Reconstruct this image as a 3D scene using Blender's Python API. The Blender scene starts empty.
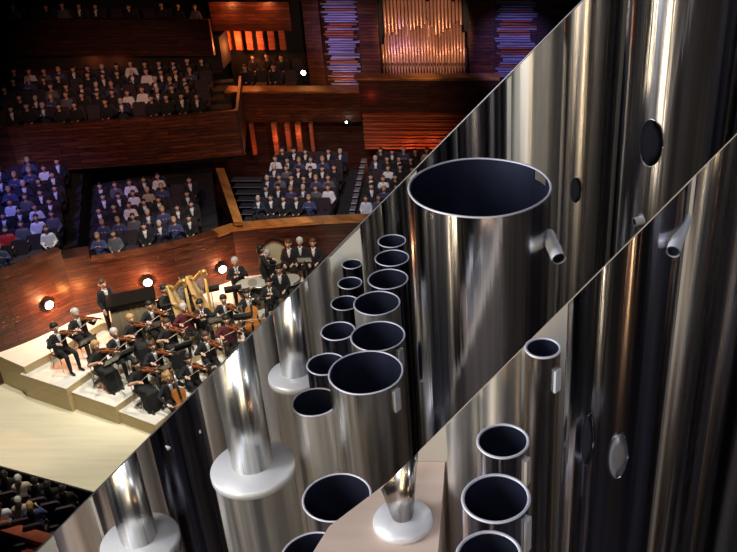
import bpy, bmesh, math, random
from mathutils import Vector, Matrix
import numpy as np
random.seed(7)
R = math.radians
sc = bpy.context.scene
COL = sc.collection

# ------------------------------------------------------------------ camera
H = 16.0                 # eye height above the stage floor (the gallery beside the organ ranks)
F, PX, PY, PIT = 900.0, 500.0, 276.0, R(30)
cam = bpy.data.cameras.new('camera'); camo = bpy.data.objects.new('camera', cam); COL.objects.link(camo)
camo.location = (0, 0, H); camo.rotation_euler = (R(60), 0, 0)
cam.sensor_width = 36; cam.lens = F / 737 * 36; cam.shift_x = -(PX - 368.5) / 737
cam.clip_start = 0.02; cam.clip_end = 200
sc.camera = camo
# ------------------------------------------------------------------ world, exposure
w = bpy.data.worlds.new('world'); sc.world = w; w.use_nodes = True
w.node_tree.nodes['Background'].inputs[0].default_value = (0.25, 0.28, 0.5, 1)
w.node_tree.nodes['Background'].inputs[1].default_value = 0.012
sc.view_settings.view_transform = 'Standard'; sc.view_settings.look = 'None'
sc.view_settings.exposure = 0.0; sc.view_settings.gamma = 1.0; sc.view_settings.use_curve_mapping = False
try:
    sc.cycles.use_denoising = True
    sc.cycles.sample_clamp_indirect = 4.0
    sc.cycles.max_bounces = 8
except Exception: pass

def ray(px, py):
    u = (px - PX) / F; v = -(py - PY) / F
    return Vector((u, math.cos(PIT) + v * math.sin(PIT), -math.sin(PIT) + v * math.cos(PIT)))
def G(px, py, z):                       # sight line met with the level z
    d = ray(px, py); t = (z - H) / d.z
    return Vector((d.x * t, d.y * t, z))
def D(px, py, Y):                       # sight line met with the upright plane y = Y
    d = ray(px, py); t = Y / d.y
    return Vector((d.x * t, Y, H + d.z * t))
def zat(py, Y):
    d = ray(PX, py); return H + Y * d.z / d.y

# ------------------------------------------------------------------ lights
def look(o, tgt):
    o.rotation_euler = (Vector(tgt) - o.location).to_track_quat('-Z', 'Y').to_euler()
def area(name, loc, tgt, sx, sy, e, col, spread=180):
    l = bpy.data.lights.new(name, 'AREA'); l.shape = 'RECTANGLE'; l.size = sx; l.size_y = sy
    l.energy = e; l.color = col; l.spread = R(spread)
    o = bpy.data.objects.new(name, l); COL.objects.link(o); o.location = loc; look(o, tgt); return o
def spot(name, loc, tgt, e, col, ang, blend=0.6, rad=0.15):
    l = bpy.data.lights.new(name, 'SPOT'); l.energy = e; l.color = col; l.spot_size = R(ang); l.spot_blend = blend
    l.shadow_soft_size = rad
    o = bpy.data.objects.new(name, l); COL.objects.link(o); o.location = loc; look(o, tgt); return o
def point(name, loc, e, col, rad=0.05):
    l = bpy.data.lights.new(name, 'POINT'); l.energy = e; l.color = col; l.shadow_soft_size = rad
    o = bpy.data.objects.new(name, l); COL.objects.link(o); o.location = loc; return o

WARMW = (1.0, 0.93, 0.80)
# rig above the stage
spot('stage_light', (-9, 17, 15), G(130, 400, 0), 6600, WARMW, 44, 0.5, 0.3)
spot('stage_light', (-5, 20, 15), G(230, 330, 0.6), 5200, WARMW, 42, 0.5, 0.3)
spot('stage_light', (-12, 22, 15), G(60, 360, 0.8), 3000, WARMW, 34, 0.6, 0.3)
# organ, side slats, and audience washes
spot('organ_light', D(430, 150, 26) + Vector((0, 0, 3)), D(424, 36, 34.6), 2300, (1.0, 0.62, 0.42), 26, 0.4)
spot('blue_wash', (-12, 27.5, 11), D(340, 40, 34), 3600, (0.35, 0.3, 1.0), 20, 0.8)
spot('blue_wash', (0, 27, 9), D(515, 60, 34.5), 1700, (0.35, 0.3, 1.0), 30, 0.8)
spot('audience_light', (-15, 20, 12), G(40, 215, 3), 2600, (0.25, 0.25, 1.0), 34, 0.7)
spot('audience_light', (-9, 22, 13), G(160, 215, 3), 650, (0.5, 0.5, 1.0), 30, 0.7)
spot('audience_light', (-5, 20, 14), G(320, 190, 2.6), 3000, (0.8, 0.85, 1.0), 30, 0.7)
spot('audience_light', (-12, 22, 14), G(90, 105, 5.4), 170, (0.35, 0.35, 1.0), 34, 0.8)
spot('fascia_light', (-10, 18, 13), G(120, 140, 5), 1500, (1.0, 0.55, 0.35), 40, 0.8)
spot('fascia_light', (-3, 20, 11), D(330, 110, 32), 1500, (1.0, 0.6, 0.4), 44, 0.8)
spot('fascia_light', (-6, 16, 9), G(250, 250, 2), 600, (1.0, 0.7, 0.5), 50, 0.8)
spot('fascia_light', (-9, 20, 12), D(110, 38, 27), 900, (1.0, 0.5, 0.3), 30, 0.8)  # added spot without a fixture, brightens the upper balcony front
# unseen area lights added to streak the near organ pipes
area('added_pipe_light', (-2.2, 0.1, H + 0.3), (0.2, 1.4, H - 0.8), 0.42, 1.9, 54, (0.80, 0.87, 1.0))
area('added_pipe_light', (-1.45, -0.7, H - 0.6), (0.3, 1.0, H - 0.6), 0.10, 2.2, 17, (1.0, 0.80, 0.52))
area('added_pipe_light', (-1.75, 0.9, H - 0.3), (0.3, 1.2, H - 0.8), 0.07, 1.8, 9, (1.0, 0.80, 0.50))
area('added_pipe_light', (0.35, -1.2, H - 1.25), (0.35, 1.3, H - 0.5), 0.08, 0.42, 2.4, (1.0, 0.55, 0.26))
area('added_pipe_light', (1.5, -0.6, H - 0.2), (0.2, 1.3, H - 0.6), 0.07, 2.0, 6, (0.9, 0.88, 0.95))
area('added_pipe_light', (-0.3, -1.2, H + 1.2), (-0.2, 1.4, H - 1.2), 0.4, 0.4, 10, (0.9, 0.94, 1.0))

# ------------------------------------------------------------------ materials
MATS = {}
def mat(name, col, rough=0.6, metal=0.0, em=None, es=0.0, noise=0.0, nscale=8.0, spec=0.5, stretch=(1, 1, 1), bump=0.0):
    if name in MATS: return MATS[name]
    m = bpy.data.materials.new(name); m.use_nodes = True; nt = m.node_tree; b = nt.nodes['Principled BSDF']
    b.inputs['Base Color'].default_value = (*col, 1); b.inputs['Roughness'].default_value = rough
    b.inputs['Metallic'].default_value = metal; b.inputs['Specular IOR Level'].default_value = spec
    if em: b.inputs['Emission Color'].default_value = (*em, 1); b.inputs['Emission Strength'].default_value = es
    tc = nt.nodes.new('ShaderNodeTexCoord'); mp = nt.nodes.new('ShaderNodeMapping'); mp.inputs['Scale'].default_value = stretch
    nz = nt.nodes.new('ShaderNodeTexNoise'); nz.inputs['Scale'].default_value = nscale; nz.inputs['Detail'].default_value = 5
    nt.links.new(tc.outputs['Object'], mp.inputs[0]); nt.links.new(mp.outputs[0], nz.inputs['Vector'])
    rp = nt.nodes.new('ShaderNodeValToRGB')
    k0, k1 = 1 - noise, 1 + noise
    rp.color_ramp.elements[0].position = 0.3; rp.color_ramp.elements[1].position = 0.7
    rp.color_ramp.elements[0].color = (*[min(1, c * k0) for c in col], 1); rp.color_ramp.elements[1].color = (*[min(1, c * k1) for c in col], 1)
    nt.links.new(nz.outputs[0], rp.inputs[0]); nt.links.new(rp.outputs[0], b.inputs['Base Color'])
    if bump:
        bp = nt.nodes.new('ShaderNodeBump'); bp.inputs['Strength'].default_value = bump; bp.inputs['Distance'].default_value = 0.02
        nt.links.new(nz.outputs[0], bp.inputs['Height']); nt.links.new(bp.outputs[0], b.inputs['Normal'])
    MATS[name] = m; return m
def wood(name, dark, light, rough=0.45, plank=0.13):
    """planked boards: long horizontal courses of varying tone with fine grain"""
    if name in MATS: return MATS[name]
    m = bpy.data.materials.new(name); m.use_nodes = True; nt = m.node_tree; N = nt.nodes; L = nt.links
    b = N['Principled BSDF']; b.inputs['Roughness'].default_value = rough
    tc = N.new('ShaderNodeTexCoord'); sp = N.new('ShaderNodeSeparateXYZ'); L.new(tc.outputs['Object'], sp.inputs[0])
    ad = N.new('ShaderNodeMath'); ad.operation = 'ADD'; L.new(sp.outputs[0], ad.inputs[0])
    ml = N.new('ShaderNodeMath'); ml.operation = 'MULTIPLY'; ml.inputs[1].default_value = 0.8; L.new(sp.outputs[1], ml.inputs[0]); L.new(ml.outputs[0], ad.inputs[1])
    cb = N.new('ShaderNodeCombineXYZ'); L.new(ad.outputs[0], cb.inputs[0]); L.new(sp.outputs[2], cb.inputs[1])
    br = N.new('ShaderNodeTexBrick'); L.new(cb.outputs[0], br.inputs['Vector'])
    br.inputs['Scale'].default_value = 1.0; br.inputs['Brick Width'].default_value = 1.7; br.inputs['Row Height'].default_value = plank
    br.inputs['Mortar Size'].default_value = 0.008; br.inputs['Color1'].default_value = (*dark, 1); br.inputs['Color2'].default_value = (*light, 1)
    br.inputs['Mortar'].default_value = (dark[0] * .25, dark[1] * .25, dark[2] * .25, 1); br.offset = 0.37
    mp = N.new('ShaderNodeMapping'); mp.inputs['Scale'].default_value = (0.7, 9, 1); L.new(cb.outputs[0], mp.inputs[0])
    nz = N.new('ShaderNodeTexNoise'); nz.inputs['Scale'].default_value = 2.5; nz.inputs['Detail'].default_value = 6; L.new(mp.outputs[0], nz.inputs['Vector'])
    rp = N.new('ShaderNodeValToRGB'); rp.color_ramp.elements[0].position = .35; rp.color_ramp.elements[1].position = .68
    rp.color_ramp.elements[0].color = (.35, .35, .35, 1); rp.color_ramp.elements[1].color = (1.25, 1.25, 1.25, 1); L.new(nz.outputs[0], rp.inputs[0])
    mx = N.new('ShaderNodeMixRGB'); mx.blend_type = 'MULTIPLY'; mx.inputs[0].default_value = 1
    L.new(br.outputs[0], mx.inputs[1]); L.new(rp.outputs[0], mx.inputs[2]); L.new(mx.outputs[0], b.inputs['Base Color'])
    bp = N.new('ShaderNodeBump'); bp.inputs['Strength'].default_value = .5; bp.inputs['Distance'].default_value = .03
    L.new(br.outputs['Fac'], bp.inputs['Height']); bp.invert = True; L.new(bp.outputs[0], b.inputs['Normal'])
    MATS[name] = m; return m
def pipemetal(name, col, r0, r1, seed=0.0, amp=0.25):
    """rolled tin: upright reflection streaks put into the colour, polish varying along"""
    if name in MATS: return MATS[name]
    m = bpy.data.materials.new(name); m.use_nodes = True; nt = m.node_tree; N = nt.nodes; L = nt.links
    b = N['Principled BSDF']; b.inputs['Metallic'].default_value = 1
    tc = N.new('ShaderNodeTexCoord'); mp = N.new('ShaderNodeMapping'); mp.inputs['Scale'].default_value = (60, 60, 1.2); mp.inputs['Location'].default_value = (seed, seed * 2, 0)
    L.new(tc.outputs['Object'], mp.inputs[0])
    nz = N.new('ShaderNodeTexNoise'); nz.inputs['Scale'].default_value = 1.0; nz.inputs['Detail'].default_value = 4; L.new(mp.outputs[0], nz.inputs['Vector'])
    mr = N.new('ShaderNodeMapRange'); mr.inputs[1].default_value = .3; mr.inputs[2].default_value = .7; mr.inputs[3].default_value = r0; mr.inputs[4].default_value = r1
    L.new(nz.outputs[0], mr.inputs[0]); L.new(mr.outputs[0], b.inputs['Roughness'])
    rp = N.new('ShaderNodeValToRGB'); rp.color_ramp.elements[0].position = .32; rp.color_ramp.elements[1].position = .66
    rp.color_ramp.elements[0].color = (*[c * (1 - amp) for c in col], 1); rp.color_ramp.elements[1].color = (*[min(1, c * (1 + amp)) for c in col], 1)  # tone streaks in the colour imitate mirrored neighbours
    L.new(nz.outputs[0], rp.inputs[0]); L.new(rp.outputs[0], b.inputs['Base Color'])
    bp = N.new('ShaderNodeBump'); bp.inputs['Strength'].default_value = .30; bp.inputs['Distance'].default_value = .004
    L.new(nz.outputs[0], bp.inputs['Height']); L.new(bp.outputs[0], b.inputs['Normal'])
    MATS[name] = m; return m

M_deck = mat('deck_boards', (.74, .68, .50), .5, noise=.07, nscale=2, stretch=(.3, 3, 1))
M_riser = mat('riser_top', (.70, .68, .62), .55, noise=.06, nscale=4)
M_riserface = mat('riser_face', (.56, .44, .24), .6, noise=.12, nscale=6, stretch=(.5, .5, 6))
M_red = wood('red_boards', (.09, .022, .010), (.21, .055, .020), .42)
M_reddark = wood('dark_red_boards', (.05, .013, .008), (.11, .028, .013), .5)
M_redst = wood('stage_wall_boards', (.055, .014, .008), (.13, .036, .015), .38)  # darkened copy of the red boards, its colour offsets stage light spill
M_amber = wood('amber_boards', (.42, .15, .035), (.62, .25, .06), .35, .3)
M_dark = mat('black_paint', (.012, .011, .012), .7, noise=.3)
M_step = mat('carpeted_step', (.16, .16, .18), .8, noise=.2, nscale=20)
M_stepdark = mat('dark_carpet', (.02, .018, .02), .9, noise=.3, nscale=20)
M_slat = mat('slat_grey', (.35, .30, .38), .5, noise=.5, nscale=1.4, stretch=(.6, .6, 14))
M_slatred = mat('slat_red', (.40, .10, .04), .5, noise=.6, nscale=1.6, stretch=(.6, .6, 14))
M_copper = mat('hall_pipe_tin', (.78, .42, .28), .32, .55, noise=.1, nscale=3)
M_black = mat('black_cloth', (.010, .010, .012), .85, noise=.3, nscale=30)
M_navy = mat('navy_cloth', (.015, .02, .05), .85, noise=.3, nscale=30)
M_grey = mat('grey_cloth', (.11, .11, .13), .85, noise=.3, nscale=30)
M_white = mat('white_cloth', (.80, .80, .82), .8, noise=.05, nscale=30)
M_blue = mat('blue_cloth', (.05, .06, .16), .85, noise=.2, nscale=30)
M_redc = mat('red_cloth', (.60, .03, .03), .85, noise=.2, nscale=30)
M_wine = mat('wine_cloth', (.10, .012, .02), .85, noise=.2, nscale=30)
M_beige = mat('beige_cloth', (.45, .38, .28), .85, noise=.2, nscale=30)
M_skin = mat('skin', (.62, .36, .25), .55, noise=.06, nscale=20)
M_eye = mat('eye_dark', (.02, .015, .01), .3)
M_hblack = mat('hair_black', (.012, .009, .008), .6, noise=.3, nscale=60)
M_hbrown = mat('hair_brown', (.07, .035, .018), .6, noise=.3, nscale=60)
M_hblond = mat('hair_blond', (.45, .28, .11), .6, noise=.3, nscale=60)
M_hgrey = mat('hair_grey', (.50, .49, .47), .6, noise=.2, nscale=60)
M_shoe = mat('shoe_leather', (.01, .01, .01), .35)
M_seat = mat('seat_plush', (.035, .022, .03), .8, noise=.2, nscale=30)
M_seatred = mat('seat_red_plush', (.55, .06, .025), .8, noise=.2, nscale=30)
M_chair = mat('chair_black', (.02, .02, .022), .45)
M_chrome = mat('chair_steel', (.6, .6, .62), .25, 1.0)
M_violin = mat('violin_varnish', (.20, .055, .016), .4, noise=.25, nscale=12)
M_cello = mat('cello_varnish', (.42, .16, .04), .28, noise=.25, nscale=8)
M_ebony = mat('ebony', (.01, .008, .007), .3)
M_gold = mat('harp_gilt', (.80, .52, .17), .32, .45, noise=.15, nscale=6)
M_soundb = mat('harp_spruce', (.72, .50, .20), .4, noise=.15, nscale=8)
M_drumskin = mat('drum_skin', (.40, .40, .28), .6, noise=.15, nscale=3)
M_copperk = mat('kettle_copper', (.6, .25, .12), .3, 1.0)
M_paper = mat('sheet_paper', (.85, .84, .80), .8)
M_lens = mat('lamp_lens', (1, .9, .8), .4, em=(1.0, .62, .40), es=14)
M_lensw = mat('lamp_lens_white', (1, 1, 1), .4, em=(.85, .88, 1.0), es=22)
M_brown = mat('brown_drape', (.19, .145, .085), .9, noise=.3, nscale=4, stretch=(6, 6, .3))
M_tin = pipemetal('tin_polished', (.50, .50, .55), .12, .28, 0, .50)
M_tin2 = pipemetal('tin_soft', (.80, .79, .76), .34, .52, 3, .12)
M_tindark = pipemetal('tin_shadow', (.15, .15, .19), .16, .34, 5, .45)  # dark bluish copy of the tin, shadow tone put into the colour
M_tinbronze = pipemetal('bronze_tin', (.50, .46, .43), .18, .38, 8, .45)
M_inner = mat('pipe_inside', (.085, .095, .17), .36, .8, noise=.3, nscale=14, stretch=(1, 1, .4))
M_rim = mat('pipe_rim', (.86, .85, .98), .5, .35)
M_cap = mat('cap_tin', (.90, .92, 1.0), .38, .3, noise=.06, nscale=10)
M_chim = pipemetal('chimney_tin', (.72, .72, .70), .22, .42, 11, .30)
M_tinD = pipemetal('tin_darker', (.30, .30, .34), .10, .24, 15, .45)  # darker copy of the polished tin
M_tinoval = mat('oval_shading', (.22, .23, .27), .5, .6)
M_tin3 = pipemetal('tin_tan', (.72, .68, .63), .24, .42, 21, .28)
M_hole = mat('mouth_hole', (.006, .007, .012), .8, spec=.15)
M_panelpale = mat('limewashed_board', (.70, .66, .56), .7, noise=.16, nscale=2.4, stretch=(1, 1, .5))
M_panelpale2 = mat('limewashed_board_warm', (.58, .52, .44), .7, noise=.16, nscale=4, stretch=(1, 1, .5))
M_trim = mat('aluminium_strip', (.5, .5, .5), .4, .7)
M_chest = mat('windchest_pine', (.70, .54, .45), .5, noise=.12, nscale=5, stretch=(.5, 6, 1))
M_loft = mat('gallery_dark_tint', (.030, .030, .045), .6, noise=.3, nscale=3, stretch=(1, 1, 5))  # dark bluish tint so the pipes mirror cool shadow tones

# ------------------------------------------------------------------ mesh helpers
class MB:
    def __init__(s): s.bm = bmesh.new(); s.mats = []
    def mi(s, m):
        if m not in s.mats: s.mats.append(m)
        return s.mats.index(m)
    def _fin(s, fs, m, smooth=False):
        i = s.mi(m)
        for f in fs: f.material_index = i; f.smooth = smooth
    def box(s, x0, x1, y0, y1, z0, z1, m, M=None):
        vs = [Vector((x, y, z)) for x in (x0, x1) for y in (y0, y1) for z in (z0, z1)]
        if M: vs = [M @ v for v in vs]
        v = [s.bm.verts.new(p) for p in vs]
        fs = [s.bm.faces.new([v[i] for i in q]) for q in ((0, 1, 3, 2), (4, 6, 7, 5), (0, 4, 5, 1), (2, 3, 7, 6), (0, 2, 6, 4), (1, 5, 7, 3))]
        s._fin(fs, m); return s
    def prism(s, pts, z0, z1, m, mtop=None):          # footprint polygon extruded between two levels
        lo = [s.bm.verts.new((p[0], p[1], z0)) for p in pts]; hi = [s.bm.verts.new((p[0], p[1], z1)) for p in pts]
        n = len(pts); fs = [s.bm.faces.new((lo[i], lo[(i + 1) % n], hi[(i + 1) % n], hi[i])) for i in range(n)]
        fs.append(s.bm.faces.new(lo[::-1])); s._fin(fs, m)
        t = s.bm.faces.new(hi); s._fin([t], mtop or m); return s
    def loft(s, rings, m, smooth=True, closed=False, caps=True):
        rs = [[s.bm.verts.new(p) for p in r] for r in rings]; n = len(rs[0]); fs = []
        k = len(rs)
        for a in range(k if closed else k - 1):
            A, B = rs[a], rs[(a + 1) % k]
            for i in range(n): fs.append(s.bm.faces.new((A[i], A[(i + 1) % n], B[(i + 1) % n], B[i])))
        s._fin(fs, m, smooth)
        if caps and not closed:
            s._fin([s.bm.faces.new(rs[0][::-1]), s.bm.faces.new(rs[-1])], m)
        return s
    def tube(s, pts, r, m, n=8, smooth=True, caps=True):
        pts = [Vector(p) for p in pts]; rings = []
        rr = r if isinstance(r, (list, tuple)) else [r] * len(pts)
        for i, p in enumerate(pts):
            t = (pts[min(i + 1, len(pts) - 1)] - pts[max(i - 1, 0)]).normalized()
            a = t.cross(Vector((0, 0, 1)) if abs(t.z) < .9 else Vector((0, 1, 0))).normalized(); b = t.cross(a)
            rings.append([p + (a * math.cos(k * 2 * math.pi / n) + b * math.sin(k * 2 * math.pi / n)) * rr[i] for k in range(n)])
        return s.loft(rings, m, smooth, caps=caps)
    def lathe(s, prof, m, n=32, c=(0, 0, 0), smooth=True, closed=False, caps=True):
        rings = [[Vector((c[0] + r * math.cos(k * 2 * math.pi / n), c[1] + r * math.sin(k * 2 * math.pi / n), c[2] + z)) for k in range(n)] for r, z in prof]
        return s.loft(rings, m, smooth, closed, caps)
    def plate(s, outline, depth, m, M):               # outline in local xz, extruded along y, placed by M
        a = [s.bm.verts.new(M @ Vector((x, -depth / 2, z))) for x, z in outline]; b = [s.bm.verts.new(M @ Vector((x, depth / 2, z))) for x, z in outline]
        n = len(outline); fs = [s.bm.faces.new((a[i], a[(i + 1) % n], b[(i + 1) % n], b[i])) for i in range(n)]
        fs += [s.bm.faces.new(a[::-1]), s.bm.faces.new(b)]; s._fin(fs, m); return s
    def build(s, name, parent=None, recalc=True):
        if recalc: bmesh.ops.recalc_face_normals(s.bm, faces=s.bm.faces)
        me = bpy.data.meshes.new(name); s.bm.to_mesh(me); s.bm.free()
        for m in s.mats: me.materials.append(m)
        o = bpy.data.objects.new(name, me); COL.objects.link(o); o.parent = parent; return o
def thing(name, label, cat, loc=(0, 0, 0), rz=0, group=None):
    o = bpy.data.objects.new(name, None); o.empty_display_size = .1; COL.objects.link(o); o.location = loc; o.rotation_euler = (0, 0, rz)
    return tag(o, label, cat, group)
def tag(o, label, cat, group=None):
    o['label'] = label; o['category'] = cat
    if group: o['group'] = group
    return o
def struct(o): o['kind'] = 'structure'; return o
def dup(root, loc, rz, label, scale=None, group=None):
    r = root.copy(); COL.objects.link(r); r.location = loc; r.rotation_euler = (0, 0, rz); r['label'] = label
    if group: r['group'] = group
    if scale: r.scale = (scale,) * 3
    for ch in list(root.children):
        c = ch.copy(); COL.objects.link(c); c.parent = r
        for g in list(ch.children):
            d = g.copy(); COL.objects.link(d); d.parent = c
    return r
def offs(pts, d):                                      # polyline pushed sideways (left of travel positive)
    out = []
    for i, p in enumerate(pts):
        a = pts[max(i - 1, 0)]; b = pts[min(i + 1, len(pts) - 1)]
        t = Vector((b[0] - a[0], b[1] - a[1])).normalized(); out.append((p[0] - t.y * d, p[1] + t.x * d))
    return out
def strip(name, pts, z0, z1, th, m, mtop=None):        # a standing wall along a left-to-right polyline, thick away from the eye
    pts = [(p[0], p[1]) for p in pts]
    mb = MB(); mb.prism(pts + offs(pts, th)[::-1], z0, z1, m, mtop); return struct(mb.build(name))
def bow(a, b, sag, n=8):                               # gently curved line from a to b
    a = Vector((a[0], a[1])); b = Vector((b[0], b[1])); t = b - a; nrm = Vector((-t.y, t.x)).normalized()
    return [tuple(a + t * (i / n) + nrm * sag * 4 * (i / n) * (1 - i / n)) for i in range(n + 1)]

# ================================================================== THE HALL
zA, zB, zC, zD = 1.05, .80, .60, .40
def xy(px, py, z): p = G(px, py, z); return (p.x, p.y)
# stage deck: ends at the dark front row, lower left
deck = [xy(-60, 449, 0), xy(88, 490, 0), xy(200, 521, 0), (2, 12.5), (6, 14), (6, 30), (-20, 30), xy(-90, 440, 0)]
struct(MB().prism(deck, -.12, 0, M_riserface, M_deck).build('floor_stage'))
struct(MB().box(-26, 14, 6, 44, -1.0, -.7, M_stepdark).build('floor_hall'))
struct(MB().prism([xy(-60, 450.5, 0), xy(88, 491.5, 0), xy(200, 522.5, 0), (2, 12.4), (2, 12.5), xy(200, 521.5, 0), xy(88, 490.5, 0), xy(-60, 449.5, 0)], -.7, -.005, M_dark).build('trim_stage_edge'))
backA = [(400, 262), (340, 270), (235, 276), (222, 283), (100, 313), (78, 318), (-40, 362 - 4)]
backpts = [xy(a, b, zA) for a, b in backA]
fA = [(-40, 342 - 0), (-10, 351), (24, 367), (60, 348), (100, 324), (150, 314), (207, 308), (278, 297), (400, 284)]
A_poly = [xy(a, b, zA) for a, b in [(-45, 337), (24, 367), (60, 348), (100, 324), (150, 314), (207, 308), (278, 297), (400, 284)]] + \
         [xy(a, b, zA) for a, b in [(400, 258), (340, 264), (232, 270), (215, 280), (100, 308), (78, 311), (-45, 333)]]
struct(MB().prism(A_poly, 0, zA, M_riserface, M_riser).build('floor_riser_back'))
B_poly = [xy(a, b, zB) for a, b in [(20, 374), (66, 389), (92, 371), (128, 346), (170, 334), (215, 327), (290, 315), (400, 305), (400, 280), (278, 292), (207, 303), (150, 309), (100, 319), (60, 343)]]
struct(MB().prism(B_poly, 0, zB, M_riserface, M_riser).build('floor_riser_third'))
C_poly = [xy(a, b, zC) for a, b in [(62, 389), (115, 407), (140, 389), (168, 366), (205, 352), (250, 345), (400, 335), (400, 298), (290, 310), (215, 322), (170, 329), (128, 341), (92, 366), (66, 384)]]
struct(MB().prism(C_poly, 0, zC, M_riserface, M_riser).build('floor_riser_second'))
D_poly = [xy(a, b, zD) for a, b in [(112, 409), (155, 425), (180, 405), (205, 385), (235, 372), (400, 362), (400, 330), (250, 340), (205, 347), (168, 361), (140, 384), (115, 402)]]
struct(MB().prism(D_poly, 0, zD, M_riserface, M_riser).build('floor_riser_front'))

# stage-side boarded walls
w1 = bow(xy(-45, 366 - 0, zA), xy(79, 317, zA), -.25)
Y1 = w1[4][1]; z1t = 3.35
strip('wall_stage_left', w1, 0, z1t, .22, M_redst)
w2 = bow(xy(104, 312, zA), xy(226, 283, zA), -.2); z2t = zat(251, w2[4][1])
strip('wall_stage_left_inner', w2, 0, z2t, .22, M_redst)
w3 = bow(xy(226, 283, zA), xy(240, 277, zA), 0, 2)[:-1] + bow(xy(240, 277, zA), xy(470, 268, zA), .35); z3t = zat(222, w3[6][1])
strip('wall_stage_back', w3, 0, z3t, .22, M_redst)
strip('trim_1', offs(w3, -.06), z3t, z3t + .10, .45, M_amber)
strip('trim_2', offs(w2, -.05), z2t, z2t + .07, .35, M_red)
strip('trim_3', offs(w1, -.05), z1t, z1t + .07, .35, M_reddark)
# dark corner piers where the two curved walls meet
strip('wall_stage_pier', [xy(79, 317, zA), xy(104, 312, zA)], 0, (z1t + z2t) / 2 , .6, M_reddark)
print('Z', z1t, z2t, z3t, w1[4], w2[4], w3[6])

# ------------------------------------------------------------------ people, small (audience) and large (players)
def hull(bm, sph, seg=10):
    vs = []
    for (x, y, z, r) in sph:
        for i in range(1, seg // 2):
            th = math.pi * i / (seg // 2)
            for k in range(seg):
                ph = 2 * math.pi * k / seg
                vs.append(bm.verts.new((x + r * math.sin(th) * math.cos(ph), y + r * math.sin(th) * math.sin(ph), z + r * math.cos(th))))
        vs.append(bm.verts.new((x, y, z + r))); vs.append(bm.verts.new((x, y, z - r)))
    g = bmesh.ops.convex_hull(bm, input=vs)
    junk = [e for e in set(g['geom_interior'] + g['geom_unused']) if isinstance(e, bmesh.types.BMVert) and e.is_valid]
    bmesh.ops.delete(bm, geom=junk, context='VERTS')
def figure(name, bones, voxel, ratio=None):
    """bones: (list of spheres, material); fused into one continuous skin"""
    bm = bmesh.new()
    for sph, m in bones: hull(bm, sph, 12 if voxel < .02 else 8)
    me = bpy.data.meshes.new('t'); bm.to_mesh(me); bm.free()
    o = bpy.data.objects.new('t', me); COL.objects.link(o)
    md = o.modifiers.new('r', 'REMESH'); md.mode = 'VOXEL'; md.voxel_size = voxel; md.use_smooth_shade = True
    if ratio:
        dm = o.modifiers.new('d', 'DECIMATE'); dm.ratio = ratio
    dg = bpy.context.evaluated_depsgraph_get(); me2 = bpy.data.meshes.new_from_object(o.evaluated_get(dg)); me2.name = name
    bpy.data.objects.remove(o); bpy.data.meshes.remove(me)
    n = len(me2.polygons); c = np.zeros(n * 3); me2.polygons.foreach_get('center', c); c = c.reshape(-1, 3)
    best = np.full(n, 1e9); idx = np.zeros(n, int); ms = []
    for sph, m in bones:
        if m not in ms: ms.append(m)
        d = np.full(n, 1e9)
        for i in range(len(sph)):
            for j in range(i, len(sph)):
                a = np.array(sph[i][:3]); b = np.array(sph[j][:3]); ab = b - a; L = (ab @ ab)
                t = np.clip(((c - a) @ ab) / L, 0, 1) if L > 1e-9 else np.zeros(n)
                rr = sph[i][3] + (sph[j][3] - sph[i][3]) * t
                d = np.minimum(d, np.linalg.norm(c - (a + t[:, None] * ab), axis=1) - rr)
        k = d < best; best[k] = d[k]; idx[k] = ms.index(m)
    me2.materials.clear()
    for m in ms: me2.materials.append(m)
    me2.polygons.foreach_set('material_index', idx.astype(np.int32)); me2.polygons.foreach_set('use_smooth', np.ones(n, bool)); me2.update()
    return me2
def hand(p, d, up, skin, fine):
    """palm with four unequal curled fingers and a side thumb, at p pointing along d"""
    p = Vector(p); d = Vector(d).normalized(); up = Vector(up).normalized(); s = d.cross(up).normalized()
    q = p + d * .07
    out = [([(*(p), .026), (*(q + s * .022), .02), (*(q - s * .022), .02)], skin)]
    if fine:
        for k, L in enumerate((.062, .074, .068, .052)):
            a = q + s * (.030 - .020 * k); b = a + d * L * .55 - up * .008; c = b + d * L * .4 - up * .026
            out.append(([(*a, .0105), (*b, .0095)], skin)); out.append(([(*b, .0095), (*c, .0085)], skin))
        a = p + s * .03 + d * .02; b = a + s * .028 + d * .03 - up * .008
        out.append(([(*a, .012), (*b, .010)], skin)); out.append(([(*b, .010), (*(b + d * .03 - up * .01), .009)], skin))
    return out
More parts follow.
